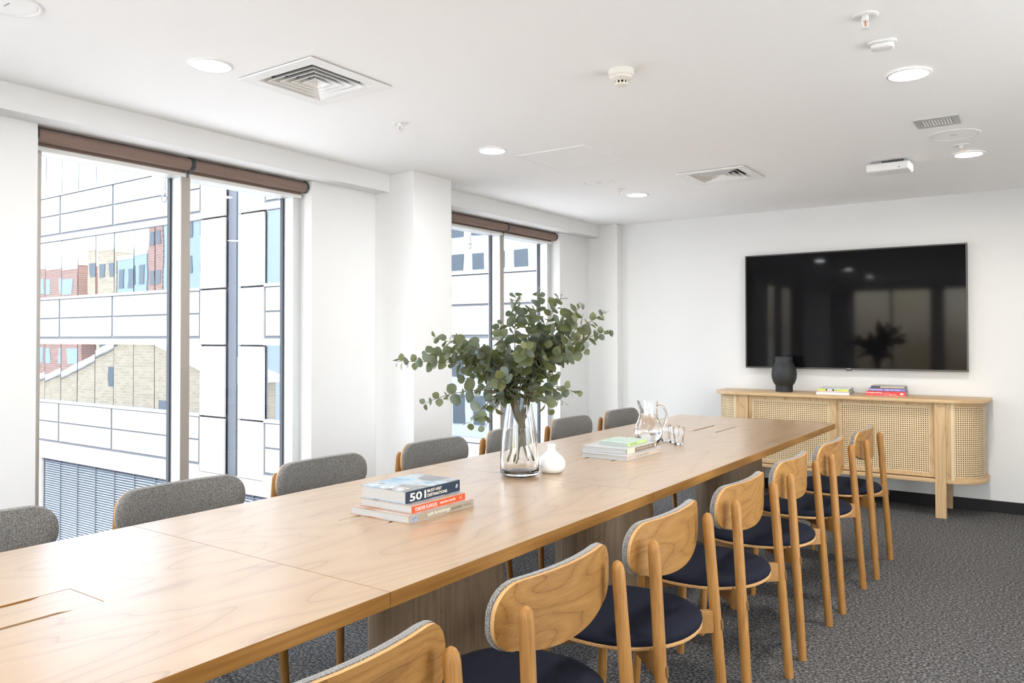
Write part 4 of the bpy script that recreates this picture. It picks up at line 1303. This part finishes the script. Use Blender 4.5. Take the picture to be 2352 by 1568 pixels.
wt = [(0.0, 0.0102), (0.0515, 0.0112), (0.0638, 0.0205), (0.0728, 0.045), (0.0743, 0.065), (0.0698, 0.090), (0.0588, 0.115), (0.0500, 0.138), (0.0466, 0.158), (0.0, 0.158)]
MB().lathe(wt, 48).build('water', MAT['water'], t, smooth=50)

# faceted tumblers
def tumbler(x, y, label):
    t = thing('tumbler', label, 'glass', T(x, y, TZ), rng.uniform(0, 1), 'faceted glass tumblers beside the jug')
    N = 18
    def ringpts(r, z, f):
        return [((r * (1 - f * (k % 2))) * cos(2 * pi * k / N), (r * (1 - f * (k % 2))) * sin(2 * pi * k / N), z) for k in range(N)]
    prof = [(0.021, 0.0, 0.02), (0.0235, 0.004, 0.05), (0.0265, 0.040, 0.055), (0.0295, 0.066, 0.04), (0.0310, 0.070, 0.0), (0.0325, 0.092, 0.0), (0.0322, 0.0935, 0.0),
            (0.0305, 0.0925, 0.0), (0.0290, 0.070, 0.0), (0.0265, 0.060, 0.0), (0.0235, 0.035, 0.0), (0.0205, 0.013, 0.0)]
    vs = []; fs = []
    for r, z, f in prof: vs += ringpts(r, z, f)
    for i in range(len(prof) - 1):
        for k in range(N):
            fs.append((i * N + k, i * N + (k + 1) % N, (i + 1) * N + (k + 1) % N, (i + 1) * N + k))
    fs.append(tuple(range(N - 1, -1, -1))); fs.append(tuple((len(prof) - 1) * N + k for k in range(N)))
    MB().add(vs, fs).build('body', MAT['glass'], t, smooth=25)
    return t
tumbler(-1.720, 3.985, 'clear faceted tumbler standing farthest right of the water jug')
tumbler(-1.775, 4.045, 'clear faceted tumbler in the middle of the group by the jug')
tumbler(-1.845, 4.088, 'clear faceted tumbler half hidden behind the water jug')

# ------------------------------------------------------------------ eucalyptus
bq = thing('eucalyptus_bouquet', 'bouquet of grey-green eucalyptus branches spreading out of the glass vase', 'plant', VB)
tips = [(-0.421, -0.302, 0.486), (-0.29, -0.269, 0.311), (-0.338, -0.15, 0.585), (-0.143, -0.257, 0.575), (-0.057, -0.165, 0.215), (-0.095, -0.019, 0.640),
        (0.018, -0.052, 0.757), (0.025, 0.123, 0.787), (0.145, 0.109, 0.763), (0.272, 0.052, 0.717), (0.255, 0.285, 0.691), (0.340, 0.163, 0.616),
        (0.324, -0.005, 0.540), (0.163, 0.203, 0.338), (0.171, -0.034, 0.290), (-0.292, -0.027, 0.400), (0.142, -0.156, 0.541), (-0.397, -0.14, 0.520),
        (-0.10, -0.16, 0.46), (0.10, 0.02, 0.60), (-0.20, 0.05, 0.50), (0.22, 0.10, 0.52),
        (0.06, -0.02, 0.70), (0.20, 0.14, 0.68), (-0.02, -0.12, 0.60), (-0.22, -0.22, 0.53), (0.12, 0.10, 0.42), (0.02, -0.19, 0.40), (-0.13, -0.10, 0.36), (-0.11, -0.20, 0.235), (0.10, 0.19, 0.30)]
leaf_meshes = []
def leaf_mesh(kind):
    me = bpy.data.meshes.new('leaf')
    L = 1.0; W = (0.50, 0.47, 0.42)[kind]
    pts = []
    prof = [(0.0, 0.0), (0.10, 0.55), (0.30, 0.95), (0.52, 1.0), (0.74, 0.78), (0.90, 0.40), (1.0, 0.0)]
    vs = []; fs = []
    for (u, wv) in prof:
        cup = 0.16 * (wv * W) ** 2 / W
        bend = -(0.12, 0.05, 0.22)[kind] * u * u
        vs.append((u, -wv * W, bend + cup)); vs.append((u, 0.0, bend)); vs.append((u, wv * W, bend + cup))
    for i in range(len(prof) - 1):
        a = i * 3; b_ = a + 3
        if i == 0:
            fs += [(1, b_, b_ + 1), (1, b_ + 1, b_ + 2)]
        elif i == len(prof) - 2:
            fs += [(a, b_ + 1, a + 1), (a + 1, b_ + 1, a + 2)]
        else:
            fs += [(a, b_, b_ + 1, a + 1), (a + 1, b_ + 1, b_ + 2, a + 2)]
    me.from_pydata(vs, [], fs)
    me.materials.append(MAT['leaf'])
    for p in me.polygons: p.use_smooth = True
    return me
leaf_meshes = [leaf_mesh(k) for k in range(3)]
def bez(p0, p1, p2, p3, t_):
    u = 1 - t_
    return p0 * u ** 3 + p1 * 3 * u * u * t_ + p2 * 3 * u * t_ * t_ + p3 * t_ ** 3
all_leaves = []
for bi, tp in enumerate(tips):
    tp = Vector(tp)
    hz = Vector((tp.x, tp.y, 0))
    side = hz.normalized() if hz.length > 0.02 else Vector((1, 0, 0))
    jit = Vector((rng.uniform(-.01, .01), rng.uniform(-.01, .01), 0))
    neck = side * 0.030 + jit + Vector((0, 0, 0.300))
    long_stem = bi in (0, 2, 6, 8, 11, 13, 14, 17, 9)
    bot = -side * (0.045 if long_stem else 0.012) + jit * 2 + Vector((0, 0, (0.035 + 0.04 * rng.random()) if long_stem else 0.20))
    up = max(0.05, (tp.z - 0.30))
    path = [bot + (neck - bot) * k / 5 for k in range(6)]
    d_neck = (neck - bot).normalized()
    p1 = neck + (d_neck * 0.6 + Vector((0, 0, 0.8))) * (0.12 + 0.25 * up) * (1.0 if tp.z > 0.35 else 0.55)
    p2 = tp - (tp - neck) * 0.30 + Vector((0, 0, 0.04 if tp.z > 0.35 else 0.06))
    upper = [bez(neck, p1, p2, tp, k / 16) for k in range(17)]
    rad = [0.0042 if long_stem else 0.003] * 6 + [0.0032 - 0.0022 * k / 16 for k in range(1, 17)]
    br = MB().tube(path + upper[1:], rad, 7).build('branch', MAT['leaf_stem'], bq, smooth=60)
    length = sum((upper[k + 1] - upper[k]).length for k in range(16))
    npair = max(5, int(length / 0.033))
    phase = rng.uniform(0, pi)
    for k in range(npair + 1):
        s = 0.10 + 0.90 * k / npair
        f_ = s * 16; i0 = min(15, int(f_)); fr_ = f_ - i0
        p = upper[i0] * (1 - fr_) + upper[i0 + 1] * fr_
        d = (upper[i0 + 1] - upper[i0]).normalized()
        a = Vector((0, 0, 1)) if abs(d.z) < 0.9 else Vector((1, 0, 0))
        u = d.cross(a).normalized(); w_ = u.cross(d)
        ang = phase + (k % 2) * pi / 2 + rng.uniform(-.35, .35)
        size = 0.054 * (1.0 - 0.45 * max(0, (s - 0.75) / 0.25)) * rng.uniform(0.70, 1.10)
        for sg in (1, -1):
            if k == npair and sg < 0 and rng.random() < 0.3: continue
            rd = (u * cos(ang) + w_ * sin(ang)) * sg
            ld = (rd * 0.85 + d * rng.uniform(0.15, 0.75) + Vector((0, 0, rng.uniform(-.35, .15)))).normalized()
            nrm = (d * 0.35 - rd * 0.2 + Vector((rng.uniform(-1, 1), rng.uniform(-1, 1), rng.uniform(-.4, .8)))).normalized()
            yv = nrm.cross(ld).normalized(); nrm = ld.cross(yv).normalized()
            Mx = Matrix(((ld.x, yv.x, nrm.x), (ld.y, yv.y, nrm.y), (ld.z, yv.z, nrm.z))).to_4x4() @ Matrix.Scale(size, 4)
            Mx.translation = p + ld * 0.003
            # keep the leaves clear of the vase wall below the rim
            if p.z < 0.31 and sqrt(p.x * p.x + p.y * p.y) < 0.10: continue
            all_leaves.append((Fv.dot(p), br, Mx, rng.randrange(3)))
all_leaves.sort(key=lambda q: q[0])
extra = MB()
for i, (dd, br, Mx, kd) in enumerate(all_leaves):
    if i < 298:
        lf = bpy.data.objects.new('leaf', leaf_meshes[kd]); C.objects.link(lf)
        lf.parent = br; lf.matrix_local = Mx
    else:
        me = leaf_meshes[kd]
        extra.add([Mx @ v.co for v in me.vertices], [tuple(p.vertices) for p in me.polygons])
if extra.v:
    o = MB.mesh(extra, 'leaf_cluster', MAT['leaf'], smooth=60, merge=False)
    tag(place('leaf_cluster', o, bq), kind='stuff')

# ================================================================== OUTSIDE
# neighbouring building: facade facing -Y at Y = 12
YF = 12.0
nb = thing('office_building', 'pale stone-clad office block with ribbon windows seen across the lane', 'building', (-16.0, YF, -8.0))
def NX(x): return x + 16.0
def NZ(z): return z + 8.0
MB().box(NX(-36), NX(6), 0.14, 6.0, NZ(-8), NZ(14)).build('wall_core', MAT['joint'], nb)
PER = 3.26
def floor_levels(k):
    g = 2.58 + PER * k       # underside of glass band k
    return g
pane_x_left = [-28.8 - 1.05 * 4, -28.8 - 1.05 * 3, -28.8 - 1.05 * 2, -28.8 - 1.05, -28.8, -27.73, -26.68, -25.63, -24.6, -23.55, -22.50, -21.45, -20.38, -19.32, -18.19]
joints_left = [-32.0, -28.8, -25.63, -22.50, -19.32, -18.19]
joints_right = [-15.58, -12.9, -9.98, -6.7, -3.5, 0.5]
pane_right = [-15.58, -14.25, -12.9, -9.98, -6.7, -3.5, 0.5]
def slab_(x0, x1, z0, z1, y0, y1, name, mat, bevel=0.0, gap=0.022):
    gx_ = gap * (2.4 if name == 'panel' else 1.0)
    return MB().box(NX(x0) + gx_, NX(x1) - gx_, y0, y1, NZ(z0) + gap, NZ(z1) - gap).build(name, mat, nb, bevel=bevel, segs=1)
for k in (-1, 0, 1, 2):
    g = floor_levels(k)
    for js, granite in ((joints_left, False), (joints_right, True)):
        for i in range(len(js) - 1):
            m_ = MAT['granite'] if (granite and js[i] > -13) else MAT['stone']
            slab_(js[i], js[i + 1], g - 0.63, g - 0.03, 0.0, 0.022, 'panel', m_, 0.003)
            slab_(js[i], js[i + 1], g - 1.23, g - 0.63, 0.0, 0.022, 'panel', m_, 0.003)
        slab_(js[0], js[-1], g - 1.30, g - 0.01, 0.024, 0.13, 'joint_backing', MAT['joint'], 0.0, 0.0)
        slab_(js[0], js[-1], g - 1.44, g - 1.28, -0.03, 0.12, 'transom', MAT['transom'], 0.004, 0.0)
        # thin metal line under the glass
        slab_(js[0], js[-1], g - 0.03, g + 0.05, -0.02, 0.12, 'glazing_sill', MAT['louvre'], 0.0, 0.0)
    # glass ribbon
    for xs_ in (pane_x_left, pane_right):
        for i in range(len(xs_) - 1):
            x0, x1 = xs_[i], xs_[i + 1]
            zb, zt = g + 0.05, g + PER - 1.44
            hw = (x1 - x0) / 2 - 0.014; hh = (zt - zb) / 2
            p = MB().box(-hw, hw, 0.0, 0.02, -hh, hh).build('pane', MAT['facade_glass'], nb)
            p.location = (NX((x0 + x1) / 2), 0.06, NZ((zb + zt) / 2))
            p.rotation_euler = (radians(rng.uniform(-.25, .25)), 0, radians(rng.uniform(-.35, .35)))
    # piers with rivets and the recessed dark glass slot between them
    for (z0, z1) in ((g - 0.01, g + PER - 1.45), (g - 1.45, g - 0.01)):
        slab_(-18.19, -17.12, z0, z1, -0.01, 0.05, 'pier_panel', MAT['stone'], 0.004)
        slab_(-16.60, -15.58, z0, z1, -0.01, 0.05, 'pier_panel', MAT['stone'], 0.004)
    p = MB().box(NX(-16.78), NX(-16.62), 0.10, 0.12, NZ(g - 1.45), NZ(g + PER - 1.45)).build('slot_glass', MAT['facade_glass'], nb)
    MB().box(NX(-17.10), NX(-16.78), 0.08, 0.12, NZ(g - 1.45), NZ(g + PER - 1.45)).build('slot_mullion', MAT['joint'], nb)
    rv = MB()
    for xr in (-18.08, -15.70):
        for q in range(6):
            rv.ball((NX(xr), -0.012, NZ(g - 1.2 + q * 0.53)), 0.028, 6, 4)
    tag(rv.build('rivet_rows', MAT['rivet'], nb), kind='stuff')
# base band and louvre screen below
g = floor_levels(-1)
slab_(-36, 4, g - 1.78, g - 1.44, -0.12, 0.12, 'base_band', MAT['stone'], 0.01, 0.0)
MB().box(NX(-26.45), NX(-18.6), 0.10, 0.14, NZ(-8), NZ(g - 1.78)).build('louvre_plenum', MAT['louvre_dark'], nb)
MB().box(NX(-15.4), NX(3), 0.10, 0.14, NZ(-8), NZ(g - 1.78)).build('louvre_plenum', MAT['louvre_dark'], nb)
for (xa, xb) in ((-26.45, -18.6), (-18.6, 2.0)):
    z = g - 1.84
    while z > -6.2:
        m = MB().add([(NX(xa), -0.02, NZ(z - 0.040)), (NX(xb), -0.02, NZ(z - 0.040)), (NX(xb), 0.08, NZ(z)), (NX(xa), 0.08, NZ(z)),
                      (NX(xa), -0.02, NZ(z - 0.048)), (NX(xb), -0.02, NZ(z - 0.048)), (NX(xb), 0.08, NZ(z - 0.008)), (NX(xa), 0.08, NZ(z - 0.008))],
                     [(0, 1, 2, 3), (7, 6, 5, 4), (0, 4, 5, 1), (3, 2, 6, 7), (0, 3, 7, 4), (1, 5, 6, 2)])
        m.build('louvre_slat', MAT['louvre'], nb)
        z -= 0.072
for x in [-26.5 + 1.055 * k for k in range(24)]:
    MB().box(NX(x) - 0.018, NX(x) + 0.018, -0.03, 0.0, NZ(-7), NZ(g - 1.80)).build('louvre_post', MAT['joint'], nb)
MB().box(NX(-26.75), NX(-26.5), -0.10, 0.12, NZ(-8), NZ(g - 1.78)).build('corner_post', MAT['stone'], nb)

# buildings behind the photographer, mirrored in the facade glass
def block(name, label, x0, x1, y0, y1, z1, mat, rows, cols, wmat, whf=0.5, roof=None):
    t = thing(name, label, 'building', ((x0 + x1) / 2, (y0 + y1) / 2, -8.0))
    hx, hy = (x1 - x0) / 2, (y1 - y0) / 2
    hz = z1 + 8.0
    MB().box(-hx, hx, -hy, hy, 0, hz).build('walls', mat, t)
    for r in range(rows):
        for c_ in range(cols):
            ww = 2 * hx / cols; wh = hz / rows
            cx = -hx + ww * (c_ + 0.5); cz = wh * (r + 0.5)
            MB().box(cx - ww * 0.28, cx + ww * 0.28, hy - 0.1, hy + 0.05, cz - wh * whf / 2, cz + wh * whf / 2).build('window', wmat, t)
    MB().box(-hx - .05, hx + .05, -hy - .05, hy + .05, hz, hz + 0.35).build('parapet', MAT['render'], t)
    if roof:
        MB().prism([(-hx, hz + .35), (hx * 0.2, hz + .35 + roof), (hx, hz + .35)], -hy, hy, 'y').build('roof', MAT['brick_red'], t)
    return t
block('brick_building', 'low terracotta block mirrored at the left of the upper ribbon windows', -84, -70, -24, -10.0, 7.6, MAT['brick_red'], 5, 4, MAT['bluewall'], 0.45)
block('brick_building', 'narrow tan brick tower mirrored in the upper ribbon windows', -67.6, -64.2, -18, -10.0, 8.6, MAT['brick_tan'], 5, 2, MAT['win_dark'], 0.35)
block('brick_building', 'dark roofed block mirrored in the middle of the ribbon windows', -64.0, -59.6, -18, -10.0, 7.9, MAT['bluewall'], 5, 3, MAT['win_dark'], 0.5)
block('brick_building', 'tall red brick house mirrored right of the dark roofed block', -59.4, -57.0, -18, -10.0, 10.6, MAT['brick_red'], 6, 2, MAT['win_dark'], 0.35)
block('brick_building', 'blue-grey tower mirrored at the right of the upper ribbon windows', -56.8, -45, -22, -10.0, 16, MAT['bluewall'], 9, 5, MAT['win_dark'], 0.5)
block('white_building', 'white rendered building mirrored in the glass beyond the farther window', -36, -16, -24, -15, 16, MAT['render'], 8, 12, MAT['win_dark'], 0.62)
gt = thing('warehouse', 'tan brick gabled warehouse mirrored in the lower ribbon windows', 'building', (-58, -7.5, -8.0))
MB().prism([(-16, 0), (16, 0), (16, 6.4), (5.0, 9.3), (-6.5, 6.3), (-16, 4.2)], -1.5, 1.5, 'y').build('gable_wall', MAT['brick_tan'], gt)
MB().prism([(-16.3, 4.2), (-6.5, 6.35), (5.0, 9.4), (16.3, 6.4), (16.3, 6.8), (5.0, 9.85), (-6.5, 6.8), (-16.3, 4.6)], -1.7, 1.75, 'y').build('roof', MAT['render'], gt)
for (x, z, w_, h_) in ((2.0, 6.6, 1.1, 1.4), (-9.0, 3.6, 1.2, 1.0), (8.5, 4.2, 1.2, 1.5)):
    MB().box(x - w_ / 2, x + w_ / 2, 1.45, 1.56, z - h_ / 2, z + h_ / 2).build('window', MAT['win_dark'], gt)
struct(MB().box(-4.2, 14, -14, YB - 0.2, -0.45, -0.25).box(XR + 0.2, 14, YB - 0.2, 14, -0.45, -0.25).build('bounce_deck', plain('pale_bounce_surface', (0.50, 0.475, 0.43), 0.8, var=0.06, vscale=3)))  # unseen pale deck added to bounce daylight up onto the ceiling
struct(MB().box(-140, 60, -90, 60, -8.3, -8.0).build('street', MAT['ground']))
